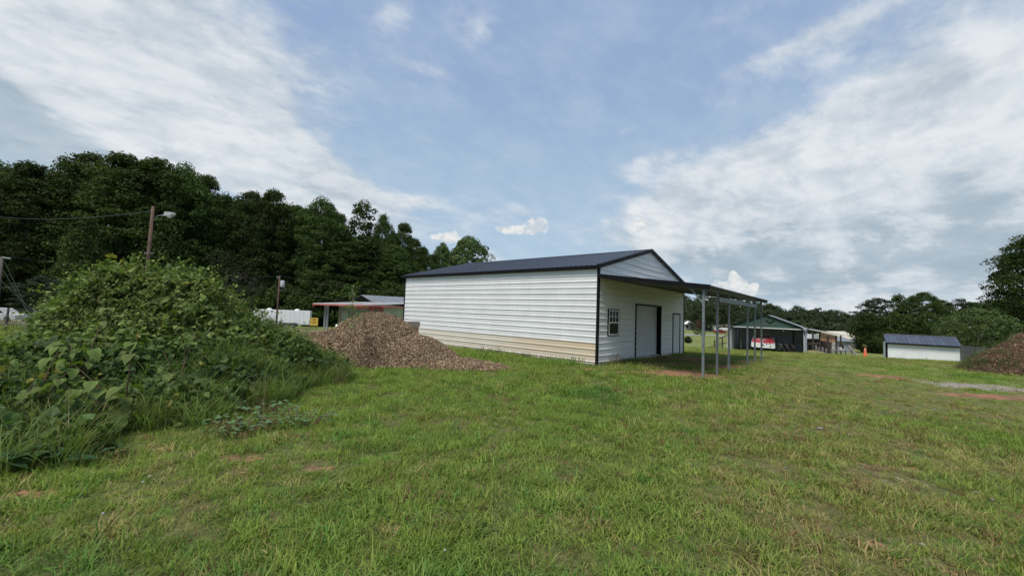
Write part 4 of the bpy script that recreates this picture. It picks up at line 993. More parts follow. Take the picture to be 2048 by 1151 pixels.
clump_strip('field_weeds', np.stack([x, y, gz(x, y)], -1), 'rough brown weeds beside the fence at far left', 'weeds', 641, .6, (.125, .12, .065))
# along the wall foot
w_ = []
for i in range(150):
    u = rr_.uniform(-.22, -.06); v = rr_.uniform(.1, 7.5); X_, Y_ = bl2w(u, v)
    if rr_.uniform() < .5: w_.append((X_, Y_, gz1(X_, Y_)))
for i in range(60): X_, Y_ = bl2w(rr_.uniform(.2, 3.0), rr_.uniform(-.3, -.08)); w_.append((X_, Y_, gz1(X_, Y_)))
clump_strip('wall_foot_weeds', w_, 'sparse weeds growing along the foot of the white walls', 'weeds', 651, .22, (.10, .12, .05))
q = bl2w(1.05, -.25); sapling(0, 0, 1, .42, 46, 'small leafy weed growing against the white wall below the window', 71, ((0.03, .05, .025), (.06, .09, .04)), 'wall_weed', 'weed', .32, size=.09)
bpy.data.objects['wall_weed'].location = (q[0], q[1], gz1(*q))
q = bl2w(-.35, 4.6); sapling(0, 0, 1, .30, 40, 'small green weed by the wall where the mulch pile thins out', 72, name='wall_weed', cat='weed', wid=.35, size=.09)
bpy.data.objects['wall_weed.001'].location = (q[0], q[1], gz1(*q))
print('piles done')

# ------------------------------------------------------------------ trees
CROWN_MAT = {}
def crown_mesh(seed, H, R, n_clump, per, leaf, shape='oval', base=.12, mat=None, clump=1.0):
    """crown as thousands of small leaf faces gathered in clumps through its volume; origin at the foot of the tree"""
    r = np.random.default_rng(seed); C = []
    lobes = r.uniform(.72, 1.18, 9); ph = r.uniform(0, 6.28)
    while len(C) < n_clump:
        t = r.uniform(0, 1); a = r.uniform(0, 6.283)
        if shape == 'oval': env = (math.sin(math.pi * min(1, .10 + .90 * t) ** .85)) ** .62
        elif shape == 'column': env = min(1, (t + .12) * 3.5) ** .5 * (1 - t ** 2.6) ** .75
        elif shape == 'cone': env = (1 - t) ** .75 * .95 + .05
        elif shape == 'round': env = math.sqrt(max(0, 1 - (2 * t - 1) ** 2))
        elif shape == 'pine': env = (.35 + .75 * math.sin(math.pi * min(1, t * .92 + .08))) * (1 if (t * 9) % 1 < .62 else .45)
        q = (a + ph) / 6.283 * 9; lb = lobes[int(q) % 9] * (1 - q % 1) + lobes[(int(q) + 1) % 9] * (q % 1)
        rad = env * R * (lb + .22 * math.sin(3 * a + 7 * t + ph)) * r.uniform(.35, 1) ** .45
        C.append((rad * math.cos(a), rad * math.sin(a), H * (base + (1 - base) * t * .97)))
    C = np.array(C); m = n_clump * per
    cc = np.repeat(C, per, 0); cs = np.repeat(r.uniform(.55, 1.25, n_clump) * clump, per)
    d = r.normal(0, 1, (m, 3)); d /= np.linalg.norm(d, axis=1)[:, None]; d[:, 2] = np.abs(d[:, 2]) * r.choice([1, 1, 1, -.6], m)
    P = cc + d * (cs * r.uniform(.45, 1, m) ** .5)[:, None] * np.array([1, 1, .72])
    nrm = d * .8 + r.normal(0, .55, (m, 3)) + np.array([0, 0, .35]); nrm /= np.linalg.norm(nrm, axis=1)[:, None]
    t1 = np.cross(nrm, r.normal(0, 1, (m, 3))); t1 /= np.linalg.norm(t1, axis=1)[:, None]; t2 = np.cross(nrm, t1)
    s = (leaf * r.uniform(.55, 1.3, m))[:, None]
    V = np.stack([P - t1 * s * .5, P + t2 * s * .30 + nrm * s * .06, P + t1 * s * .5 - nrm * s * .05, P - t2 * s * .30 + nrm * s * .06], 1).reshape(-1, 3)
    F = np.arange(4 * m).reshape(-1, 4)
    sh = np.repeat(np.clip(np.repeat(r.uniform(0, .8, n_clump), per) + r.uniform(-.25, .35, m), 0, 1), 4)
    return np_mesh('crown', V, F, mat, False, dict(shade=sh))
def trunk_mesh(seed, H, rad, R, lim=9, top=.8):
    r = random.Random(seed); mb = MB(); pts = []; x = y = 0
    for i in range(8):
        pts.append((x, y, H * top * i / 7 - .3 * (i == 0))); x += r.uniform(-.012, .012) * H; y += r.uniform(-.012, .012) * H
    mb.tube(pts, [rad * (1.25 if i == 0 else 1) * (1 - .85 * i / 7) for i in range(8)], 8)
    for i in range(lim):
        k = r.uniform(1.5, 6); p = Vector(pts[int(k)]).lerp(Vector(pts[int(k) + 1]), k % 1); a = r.uniform(0, 6.28); L = R * r.uniform(.5, .9)
        mb.tube([p, p + Vector((math.cos(a) * L * .5, math.sin(a) * L * .5, L * .45)), p + Vector((math.cos(a) * L, math.sin(a) * L, L * .75))], [rad * .35, rad * .2, rad * .05], 5)
    return mb.mesh('trunk', MAT['bark'], True)
CM = dict(
    forest=leafmat('forest_leaves', False, (0.028, 0.050, 0.014), (0.066, 0.094, 0.026), .28, .7, .34, .10),
    light=leafmat('light_tree_leaves', False, (0.050, 0.085, 0.022), (0.095, 0.135, 0.035), .3, .5, .15, .3),
    pine=leafmat('pine_needles', False, (0.014, 0.028, 0.012), (0.036, 0.055, 0.022), .12, .6, .2, .2),
    far=leafmat('far_tree_leaves', False, (0.026, 0.042, 0.018), (0.060, 0.082, 0.034), .2, .6, .25, .2),
    maroon=leafmat('maroon_leaves', False, (0.050, 0.020, 0.016), (0.085, 0.035, 0.024), .2, .6, .1),
    bare=leafmat('grey_twiggy_leaves', False, (0.030, 0.032, 0.022), (0.050, 0.052, 0.034), .1, .7, .1, .1))
KIND = {}
def kind(name, H, R, n, per, leaf, shape, base, mat, clump=1.0, trad=.28, var=1, lim=9, top=.8):
    KIND[name] = [(crown_mesh(900 + len(KIND) * 7 + i, H, R, n, per, leaf, shape, base, CM[mat], clump), trunk_mesh(50 + len(KIND) * 3 + i, H, trad, R, lim, top), H, R) for i in range(var)]
kind('forest', 20, 4.6, 280, 95, .29, 'column', .10, 'forest', 1.15, .3, 3)
kind('oval', 20, 6.0, 330, 95, .31, 'oval', .10, 'forest', 1.25, .35, 2)
kind('open', 18, 4.6, 150, 62, .34, 'column', .28, 'forest', .95, .22, 1)
kind('low', 6, 3.2, 120, 50, .30, 'round', .0, 'forest', .9, .12, 1)
kind('cone', 10, 3.4, 150, 60, .28, 'cone', .03, 'forest', .8, .18, 1)
kind('light', 12, 4.8, 260, 110, .30, 'round', .22, 'light', 1.0, .25, 1)
kind('bright', 6, 4.8, 190, 60, .24, 'round', .0, 'light', .75, .16, 1)
kind('pine', 15, 4.2, 150, 60, .32, 'pine', .22, 'pine', .85, .25, 2)
kind('far', 16, 6.2, 90, 42, .85, 'oval', .02, 'far', 2.0, .3, 3)
kind('maroon', 6, 2.6, 70, 40, .3, 'round', .1, 'maroon', .8, .12, 1)
kind('bare', 7, 4.4, 90, 45, .16, 'round', .0, 'bare', 1.0, .12, 1)
TREES = []
def tree(kd, px, ytop, Y, wpx, label, name, group=None, var=0, cat='tree', seed=0):
    cm, tm, H, R = KIND[kd][var % len(KIND[kd])]
    base = gpt(px, Y); top = at(px, ytop, Y); h = top.z - base.z
    root = empty(name, base, random.Random(seed + int(px) * 7 + int(Y)).uniform(0, 6.28)); tag(root, label, cat, group)
    sx = (wpx * Y / FPX / 2) / R; root.scale = (sx, sx, h / H)
    link('trunk', tm, root); link('crown', cm, root)
    TREES.append(root); return root
# front rank of the wood on the left, from the left edge to the gap behind the building
FR = [(-40, 322, 62, 190), (30, 326, 60, 150), (90, 338, 62, 120), (150, 305, 66, 150), (215, 308, 64, 150), (285, 312, 66, 160), (345, 330, 68, 130), (392, 352, 72, 100), (432, 384, 72, 80),
      (485, 382, 74, 110), (530, 381, 76, 105), (575, 405, 80, 80), (630, 396, 80, 110), (668, 428, 84, 60), (716, 402, 84, 100), (755, 428, 86, 60), (798, 447, 90, 76), (838, 490, 92, 60)]
_o = ['first', 'second', 'third', 'fourth', 'fifth', 'sixth', 'seventh', 'eighth', 'ninth']
def nth(i):
    i += 1
    if i < 10: return _o[i - 1]
    if i < 20: return WORDS[i - 1]
    t, u = divmod(i, 10); return ('twentieth', 'thirtieth')[t - 2] if u == 0 else ('twenty', 'thirty')[t - 2] + '-' + _o[u - 1]
WORDS = ['first', 'second', 'third', 'fourth', 'fifth', 'sixth', 'seventh', 'eighth', 'ninth', 'tenth', 'eleventh', 'twelfth', 'thirteenth', 'fourteenth', 'fifteenth', 'sixteenth', 'seventeenth', 'eighteenth', 'nineteenth']
for i, (px, yt, Y, w) in enumerate(FR):
    kd, nm = ('open', 'poplar_tree') if px == 716 else (('forest', 'forest_tree') if i % 3 else ('oval', 'oak_tree'))
    lab = 'tall dark %s in the front rank of the left wood, %s from the left' % (nm.split('_')[0] + ' tree', WORDS[i])
    if px == 716: lab = 'tall thin-crowned tree with sky showing through it, left of the navy roof'
    if px == 798: lab = 'tree with a pointed top at the right end of the left wood'
    tree(kd, px, yt, Y, w * 1.12, lab, nm, 'trees of the wood on the left', i)
# ranks behind and the dark undergrowth that closes the foot of the wood
for i, (px, yt, Y, w) in enumerate([(0, 345, 74, 150), (60, 352, 76, 150), (120, 345, 78, 150), (180, 330, 80, 160), (250, 326, 80, 160), (315, 335, 80, 150), (370, 365, 84, 130), (415, 398, 86, 110), (455, 398, 88, 110), (505, 396, 88, 120),
                                    (552, 408, 92, 110), (600, 412, 92, 110), (648, 424, 96, 110), (690, 470, 98, 80), (742, 470, 98, 70), (775, 466, 100, 70), (820, 478, 100, 70), (862, 505, 102, 60)]):
    tree('forest', px, yt, Y, w * 1.15, 'dark tree behind the front rank of the left wood, ' + nth(i) + ' from the left', 'forest_tree', 'trees hidden behind the front rank of the left wood', i)
for i in range(34):
    px = -70 + i * 28; Y = 57 + i * .75
    tree('low', px, 545 + (i * 37 % 30) + max(0, px - 300) * .04, Y, 90, 'dark bush along the foot of the left wood, ' + nth(i) + ' from the left', 'undergrowth_bush', 'undergrowth along the foot of the left wood', 0, 'bush')
for i in range(16):
    px = -60 + i * 56; tree('forest', px, 455 + (i * 53 % 40), 60 + i * 1.6, 120, 'shorter dark tree before the left wood, ' + nth(i) + ' from the left', 'young_forest_tree', 'lower trees filling the front of the left wood', i)
tree('cone', 155, 432, 52, 105, 'cone shaped bluish green tree before the wood, left of the lamp pole', 'cone_tree')
tree('bare', 440, 508, 50, 150, 'grey twiggy round bush in front of the dark wood right of the lamp pole', 'twiggy_bush', cat='bush')
tree('pine', 80, 552, 34, 92, 'dark young pine behind the guy wires at far left', 'young_pine')
tree('light', 930, 478, 112, 96, 'round topped lighter tree alone behind the navy roof', 'maple_tree')
tree('light', 878, 490, 112, 46, 'small ragged tree in the gap beside the round topped tree', 'maple_tree')
tree('forest', 900, 520, 112, 60, 'low dark tree between the wood and the round topped tree', 'forest_tree')
# right side
tree('oval', 2092, 462, 54, 175, 'big dark tree cut off by the right edge of the picture', 'oak_tree')
tree('oval', 2150, 430, 58, 200, 'big dark tree just outside the right edge behind the earth pile', 'oak_tree')
tree('bright', 1958, 620, 46.5, 140, 'bright green spreading tree behind the grey plank fence', 'mimosa_tree')
tree('bright', 1902, 644, 46.5, 56, 'small bright green shoot of foliage left of the spreading tree', 'mimosa_tree')
RT = [(1737, 600, 92, 46, 'pine'), (1760, 595, 94, 52, 'pine'), (1800, 590, 92, 56, 'cone'), (1850, 584, 90, 66, 'oval'), (1829, 592, 96, 40, 'pine'), (1885, 600, 92, 60, 'oval'), (1920, 598, 90, 54, 'pine'), (1955, 604, 88, 60, 'oval'), (1990, 600, 84, 60, 'oval'), (2030, 590, 80, 70, 'oval')]
for i, (px, yt, Y, w, kd) in enumerate(RT):
    tree(kd, px, yt, Y, w * 1.25, 'dark %s in the row behind the low white shed, %s from the left' % ('pine' if kd == 'pine' else 'tree', WORDS[i]), 'pine_tree' if kd == 'pine' else 'dark_tree', 'tree row behind the low white shed', i)
for i in range(16):
    px = 1735 + i * 21; tree('low', px, 625 + i % 3 * 6, 76 - i * .7, 55, 'dark low tree under the row behind the white shed, ' + nth(i) + ' from the left', 'low_tree', 'low trees at the foot of the right tree row', 0)
FT = [(1372, 592), (1385, 596), (1400, 590), (1418, 593), (1432, 590), (1448, 592), (1462, 598), (1478, 595), (1495, 600), (1512, 604), (1530, 606), (1541, 606), (1552, 612), (1568, 617), (1582, 620), (1595, 612),
      (1608, 615), (1622, 618), (1636, 616), (1650, 620), (1662, 618), (1678, 621), (1692, 625), (1706, 628), (1722, 624)]
for i, (px, yt) in enumerate(FT):
    tree('far', px, yt + (i % 3) * 1.5, 205 + (i * 29 % 30), 34, 'distant tree on the skyline of the wooded ridge, ' + nth(i) + ' from the left', 'ridge_tree', 'far trees of the wooded ridge', i)
    tree('far', px + 7, yt + 9 + (i * 7 % 6), 185 - (i * 13 % 14), 30, 'tree on the lower slope of the far ridge, ' + nth(i) + ' from the left', 'ridge_tree', 'trees on the lower slope of the far ridge', i + 1)
for i, (px, yt, Y, w) in enumerate([(1384, 602, 200, 40), (1412, 618, 196, 34), (1478, 622, 120, 34), (1500, 618, 110, 40), (1640, 640, 120, 60), (1680, 648, 110, 50), (1712, 645, 105, 40), (1590, 640, 130, 60), (1545, 640, 130, 50)]):
    tree('far', px, yt, Y, w * 1.2, ['broad green tree', 'smaller green tree'][i % 2] + ' among the far houses, ' + WORDS[i] + ' from the near canopy post', 'valley_tree', 'trees among the far houses', i)
tree('maroon', 1397, 638, 150, 15, 'small maroon leaved tree beside the far white house', 'maroon_tree')
print('trees done')

# ------------------------------------------------------------------ far left: poles, wires, trailer, green building
def pole_thing(name, px, Y, ztop, rad, label, mat=MAT['pole'], lean=(0, 0), cat='utility pole'):
    p = gpt(px, Y); root = empty(name, p); tag(root, label, cat)
    h = ztop - p.z
    MB().tube([(0, 0, -.4), (lean[0] * h * .5, lean[1] * h * .5, h * .5), (lean[0] * h, lean[1] * h, h)], [rad * 1.2, rad, rad * .8], 12).build('shaft', mat, root, True)
    return root, h
a = at(296, 412, 26.0); lp, h = pole_thing('lamp_pole', 283, 26.0, a.z, .105, 'brown wooden pole with a grey area light, rising behind the thicket')
tx = 0.0
MB().tube([(tx + .12, 0, h - .95), (tx + .35, 0, h - .62), (tx + .8, 0, h - .55)], [.03, .03, .03], 8).build('lamp_arm', MAT['galv'], lp, True)
MB().prism([(-.16, -.12), (.30, -.10), (.42, .05), (.30, .14), (-.10, .14)], lambda q: (tx + 1.0 + q[0], -.15, h - .50 + q[1]), lambda q: (tx + 1.0 + q[0], .15, h - .50 + q[1])).build('lamp_head', MAT['lamp_grey'], lp)
MB().tube([(tx + 1.12, 0, h - .60), (tx + 1.12, 0, h - .72)], [.13, .09], 10).build('lens', MAT['vinyl'], lp, True)
for zz in (h * .62,): MB().lathe([(.19, 0), (.21, 0), (.21, .06), (.19, .06)], 12, (0, 0, zz)).bar((-.3, 0, zz + .03), (.3, 0, zz + .03), .04).build('collar', MAT['galv_dark'], lp)
a2 = at(556, 551, 56.0); up, h2 = pole_thing('utility_pole', 552, 56.0, a2.z, .11, 'thin dark utility pole with a grey transformer behind the white trailer')
MB().lathe([(.0, 0), (.26, 0), (.28, .1), (.28, .78), (.2, .88), (.0, .9)], 14, (.45, 0, h2 - 1.55)).build('transformer', MAT['lamp_grey'], up, True)
MB().bar((-.35, 0, h2 - .35), (.1, 0, h2 - .05), .1).tube([(-.35, 0, h2 - .4), (-.35, 0, h2 - .05)], .05, 6).tube([(.3, 0, h2 - .6), (.9, 0, h2 - 1.2), (.7, 0, h2 - 1.9), (.1, 0, h2 - 2.1)], .02, 5).build('bracket', MAT['galv'], up)
a3 = at(4, 513, 23.0); gp_, h3 = pole_thing('corner_pole', -12, 23.0, a3.z, .085, 'weathered grey pole with three guy wires at the left edge', MAT['pole_grey'])
for q, (px, py) in enumerate(((46, 584), (40, 598), (62, 615))):
    e_ = gpt(px + 40 + 8 * q, 26.0); d = e_ - gpt(3, 23.0)
    MB().tube([(0, 0, h3 * (1, .86, .68)[q]), tuple(d)], .012, 4).build('guy_wire', MAT['galv'], gp_)
MB().tube([(0, 0, h3 - .05), (.5, 0, h3 - .10)], .05, 6).build('insulator', MAT['galv'], gp_)
def wire(pa, pb, sag, label, rad=.018):
    mb = MB(); n = 14; o = Vector(pa); mb.tube([Vector(pa).lerp(Vector(pb), i / n) - o - Vector((0, 0, sag * 4 * (i / n) * (1 - i / n))) for i in range(n + 1)], rad, 4)
    tag(mb.build('overhead_wire', MAT['wire'], None, False, tuple(o)), label, 'wire')
top2 = Vector((gpt(552, 56).x, 56.0, a2.z)); top1 = Vector((gpt(283, 26).x + tx, 26, a.z - .3)); top3 = Vector((gpt(3, 23).x, 23, a3.z))
wire(top3, at(440, 535, 54.0), .5, 'cable running right from the guyed pole at the left edge', .016)
wire(top1, at(-60, 425, 40.0), .6, 'cable running left from the lamp pole towards the picture edge')
wire(top2, at(-40, 548, 60.0), .8, 'upper cable reaching left from the transformer pole across the wood')
wire(top2 - Vector((0, 0, 1.6)), at(-40, 566, 58.0), .8, 'lower cable reaching left from the transformer pole across the wood')
wire(top2, at(900, 585, 62.0), .7, 'upper cable reaching right from the transformer pole towards the long building')
wire(top2 - Vector((0, 0, 1.6)), at(820, 605, 44.0), .7, 'lower cable sloping right from the transformer pole to the red-edged roof')

# white enclosed trailer
def wheel(mb, c, R_, w, axis='y'):
    mb.lathe([(R_ * .58, -w / 2), (R_ * .92, -w / 2), (R_, -w / 2 + .04), (R_, w / 2 - .04), (R_ * .92, w / 2), (R_ * .58, w / 2), (R_ * .58, -w / 2)], 18, c, axis)
p = gpt(504, 58.0); q = gpt(618, 60.5); L = (q - p).length; ang = math.atan2(q.y - p.y, q.x - p.x)
tr = empty('cargo_trailer', p, ang); tag(tr, 'long white enclosed cargo trailer with tandem wheels parked before the wood', 'trailer')
H0, H1 = .55, 2.62
m = MB(); m.prism([(1.25, H0), (L, H0), (L, H1 - .02), (1.25, H1), (.35, H1), (.0, H1 - .25), (.0, 1.2), (.5, H0 + .2)], lambda q: (q[0], 0, q[1]), lambda q: (q[0], 2.3, q[1])).build('body', MAT['white_paint'], tr)
for i in range(9): MB().box((1.7 + i * (L - 1.9) / 9, -.006, H0 + .08), (1.7 + i * (L - 1.9) / 9 + .015, -.001, H1 - .1)).build('panel_seam', MAT['galv_dark'], tr)
MB().box((1.05, -.012, 1.35), (1.25, -.001, H1 - .2)).build('corner_strip', MAT['galv_dark'], tr)
MB().box((.15, -.012, H1 - .42), (1.04, -.002, H1 - .30)).build('vent_strip', MAT['galv_dark'], tr)
for xx in (1.8, L - 1.9): MB().lathe([(.35, 0), (.35, .1), (.2, .22), (0, .24)], 12, (xx, 1.1, H1 - .02)).build('roof_vent', MAT['white_paint'], tr, True)
MB().box((1.3, -.03, H0 - .08), (L, .1, H0 + .05)).build('skirt_rail', MAT['galv_dark'], tr)
for xx in (L * .585, L * .585 + .92):
    m = MB(); wheel(m, (xx, -.05, .36), .38, .24); w = m.build('wheel', MAT['rubber'], tr); MB().lathe([(0, -.10), (.16, -.10), (.22, -.06), (.22, .06)], 14, (xx, -.05, .36), 'y').build('rim', MAT['galv'], w)
MB().box((L * .585 - .55, -.16, .72), (L * .585 + 1.47, -.013, .80)).build('fender', MAT['galv'], tr)
MB().bar((0.3, 1.15, .5), (-1.4, 1.15, .45), .12).tube([(-1.2, 1.15, .02), (-1.2, 1.15, .8)], .04, 8).build('tongue', MAT['black'], tr)
p = gpt(619, 59.0); yb = empty('yellow_board', p, ang); tag(yb, 'yellow board with faint brown lettering at the right end of the white trailer', 'sign')
MB().box((0, .0, .55), (1.05, .06, 1.72)).build('board', MAT['yellow'], yb)
MB().bar((.1, .10, -.05), (.1, .10, 1.6), .06).bar((.95, .10, -.05), (.95, .10, 1.6), .06).build('legs', MAT['dark_wood'], yb)
m = MB()
for zz, x0, x1 in ((1.50, .22, .82), (1.38, .30, .75), (1.12, .35, .72), (1.0, .30, .76), (.88, .38, .68)): m.box((x0, -.008, zz), (x1, -.001, zz + .06))
m.build('faded_lettering', MAT['sign_ink'], yb)

# green building with a red edged roof, grey roof behind
gA = math.atan2(-.747, .665); gL = 13.4                        # corner towards the camera at the right end of its long side
_cx, _cy = -11.55, 32.0; GX, GY = _cx - gL * .665, _cy + gL * .747; GZ = gz1(_cx, _cy) - .1
gb = empty('green_metal_building', (GX, GY, GZ), gA); tag(gb, 'low green metal building with pale roof edged in faded red behind the mulch pile', 'building')
hr = 1.93 - GZ
def vsheet(name, x0, x1, y, z0, z1, mat, parent, pitch=.30, fn=None):
    V = []; F = []; x = x0
    while x < x1 - .01:
        for dx, o in ((0, 0), (.03, .03), (.08, .03), (.11, 0)):
            V += [(min(x + dx, x1), y - o, z0), (min(x + dx, x1), y - o, z1)]
        x += pitch
    V += [(x1, y, z0), (x1, y, z1)]
    if fn: V = [fn(v) for v in V]
    for i in range(len(V) // 2 - 1): F.append((2 * i, 2 * i + 2, 2 * i + 3, 2 * i + 1))
    me = bpy.data.meshes.new(name); me.from_pydata(V, [], F); me.materials.append(mat); me.update(); return link(name, me, parent)
vsheet('wall', 2.6, gL - .25, 1.6, -1, hr, MAT['green_wall'], gb)
vsheet('wall', 1.6, 9.4, 0, hr - 1.0, hr, MAT['pale_green'], gb, .30, lambda v: (gL - .25 - v[1], v[0], v[2]))
MB().box((gL - .24, 1.62, -1), (gL - .29, 9.4, hr - 1.05)).build('wall', MAT['dark_wood'], gb)
MB().box((2.62, 1.61, -1), (gL - .30, 9.4, hr - .05)).build('inner_wall', MAT['green_wall'], gb)
MB().box((3.6, 1.50, -.3), (5.6, 1.56, 2.15)).build('door', pmat('pale_green_door', (.24, .30, .20), .5), gb)
MB().box((3.35, 1.48, -.5), (3.58, 1.58, 2.3)).build('door_post', MAT['red_trim'], gb)
for x_ in (1.6, 2.4): MB().box((x_, .5, -.6), (x_ + .14, .64, hr - .02)).build('porch_post', MAT['lamp_grey'], gb)
def slab(x0, x1, y0, y1, z0, z1, th):
    return [(x0, y0, z0 - th), (x1, y0, z0 - th), (x1, y1, z1 - th), (x0, y1, z1 - th), (x0, y0, z0), (x1, y0, z0), (x1, y1, z1), (x0, y1, z1)]
for i in range(14):
    x0 = -.2 + i * (gL + .4) / 14; MB().hexa(slab(x0 + .004, x0 + (gL + .4) / 14 - .004, -.1, 4.7, hr + .08, hr + .42, .05)).bar((x0, -.1, hr + .09), (x0, 4.7, hr + .43), .07, .07).build('roof_panel', MAT['tin'], gb)
MB().hexa(slab(-.2, gL + .2, 4.7, 9.5, hr + .42, hr + .08, .05)).build('rear_roof', MAT['tin'], gb)
MB().box((-.22, -.18, hr - .08), (gL + .22, -.102, hr + .06)).build('gutter', MAT['red_trim'], gb)
MB().box((gL + .202, -.10, hr - .06), (gL + .27, 9.5, hr + .06)).build('rake_board', MAT['red_trim'], gb)
for y_ in (.5, 1.3): MB().bar((gL - .2, y_, hr - .5), (gL + .15, y_ + .1, hr - .1), .10).build('bracket', MAT['red_trim'], gb)
MB().box((gL - 2.4, .1, hr - .30), (gL - .1, 1.55, hr - .10)).build('awning_frame', MAT['red_trim'], gb)
MB().bar((-.05, -.1, hr - .05), (-.05, -.1, hr - .35), .07).build('downspout', MAT['red_trim'], gb)
p1 = at(722, 589, 60.0); zz = p1.z - gz1(p1.x, p1.y)
rb = empty('grey_roof_building', (p1.x, p1.y, gz1(p1.x, p1.y)), math.atan2(.665, .747)); tag(rb, 'building behind the green one, only its grey metal roof showing', 'building')
MB().box((.3, -3.7, -.5), (15.8, 3.7, zz - 1.1)).build('wall', MAT['green_wall'], rb)
for i in range(10):
    MB().hexa(slab(i * 1.6 + .004, i * 1.6 + 1.596, -4.2, 0, zz - 1.0, zz, .05)).build('roof_panel', MAT['grey_roof'], rb)
MB().hexa(slab(0, 16, .001, 4.2, zz, zz - 1.0, .05)).build('rear_roof', MAT['grey_roof'], rb)
MB().prism([(-4.2, -1.06), (0, -.06), (4.2, -1.06)], lambda q: (.0, q[0], zz + q[1] - .02), lambda q: (.10, q[0], zz + q[1] - .02)).build('gable_wall', MAT['black'], rb)
for i, px in enumerate((672, 680)):
    p = gpt(px, 36.0); o = MB().tube([(0, 0, -.2), (0, 0, 1.0)], .09, 10).lathe([(.09, 1.0), (.06, 1.05), (0, 1.06)], 10).build('pipe_post', MAT['white_paint'], None, True, p)
    tag(o, ['left', 'right'][i] + ' one of two short white pipe posts before the green building', 'post', 'white pipe posts')
p = gpt(652, 44.0); o = MB().tube([(0, 0, -.2), (0, 0, 2.9)], .035, 6).box((-.35, -.08, 2.9), (.1, .08, 2.98)).build('yard_light', MAT['galv_dark'], None, False, p); tag(o, 'thin pole with a small flat light left of the green building', 'lamp')
sapling(697, 640, 11.5, 1.5, 70, 'young yellow green sapling growing behind the mulch pile', 81, ((0.11, .16, .05), (.16, .22, .07)), wid=.30, z=.95, size=.16)
sapling(722, 640, 12.2, .8, 30, 'short green shoot on the back of the mulch pile, right of the sapling', 82, ((0.08, .13, .04), (.12, .17, .06)), wid=.16, z=1.1, size=.10)
p = at(822, 641, 17.6); o = empty('timber_stack', (p.x, p.y, 0), .9); tag(o, 'stubby stack of boards and blocks standing behind the mulch pile by the wall', 'stack')
MB().box((-.28, -.2, .0), (.28, .2, 1.04)).build('block', MAT['cedar'], o)
for i in range(3): MB().box((-.32, -.22 + i * .15, 1.042), (.32, -.11 + i * .15, 1.28)).build('board', MAT['tan'], o)
# leaning fence posts with wire at far left, and things beyond
fn = empty('old_wire_fence', gpt(60, 19.0)); tag(fn, 'old wire fence with leaning grey posts at far left', 'fence'); o0 = gpt(60, 19.0)
MB().tube([(0, 0, -.2), (.16, 0, 1.25)], .05, 6).build('fence_post', MAT['pole_grey'], fn); MB().bar((.15, 0, 1.1), (1.6, .5, .55), .05).build('brace_rail', MAT['pole_grey'], fn)
for px in (10, 120): q = gpt(px, 19.4 if px > 60 else 20) - o0; MB().tube([q + Vector((0, 0, -.2)), q + Vector((.05, 0, 1.15))], .045, 6).build('fence_post', MAT['pole_grey'], fn)
for z_ in (.4, .75, 1.05): MB().tube([gpt(-20, 20) - o0 + Vector((0, 0, z_)), Vector((.1, 0, z_)), gpt(150, 19.4) - o0 + Vector((0, 0, z_))], .008, 4).build('fence_wire', MAT['galv'], fn)
def car(name, px, Y, rz, mat, label, L=4.4, Wd=1.8, Hh=1.45, suv=False):
    p = gpt(px, Y); root = empty(name, p, rz); tag(root, label, 'car'); r = .33
    pr = [(-L / 2, .45), (-L / 2 + .05, .80), (-L / 2 + (.15 if suv else .9), .90), (L / 2 - 1.3, .95), (L / 2 - .1, .75), (L / 2, .45), (L / 2 - .1, .28), (-L / 2 + .1, .28)]
    MB().prism(pr, lambda q: (q[0], -Wd / 2, q[1]), lambda q: (q[0], Wd / 2, q[1])).build('body', mat, root)
    gr = [(-L / 2 + (.2 if suv else .8), .88), (-L / 2 + (.35 if suv else 1.3), Hh), (L / 2 - 2.0, Hh), (L / 2 - 1.25, .93)]
    c = MB().prism(gr, lambda q: (q[0], -Wd / 2 + .12, q[1]), lambda q: (q[0], Wd / 2 - .12, q[1])).build('cabin', mat, root)
    gg = [(q[0] * .93, .95 + (q[1] - .9) * .78) for q in gr]
    for s in (-1, 1): MB().prism(gg, lambda q: (q[0], s * (Wd / 2 - .119), q[1]), lambda q: (q[0], s * (Wd / 2 - .105), q[1])).build('window', MAT['glass'], c)
    for x in (-L / 2 + .85, L / 2 - .85):
        for s in (-1, 1):
            m = MB(); wheel(m, (x, s * (Wd / 2 - .08), r), r, .2); w = m.build('wheel', MAT['rubber'], root); MB().lathe([(0, -.09), (r * .5, -.09), (r * .56, .09), (0, .09)], 12, (x, s * (Wd / 2 - .08), r), 'y').build('rim', MAT['galv'], w)
    return root
p = gpt(4, 42.0); o = car('parked_car', 2, 46.0, .1, MAT['old_white'], 'pale car partly hidden at the far left edge beyond the fence', 4.6, 1.8, 1.5, True)
print('left done')

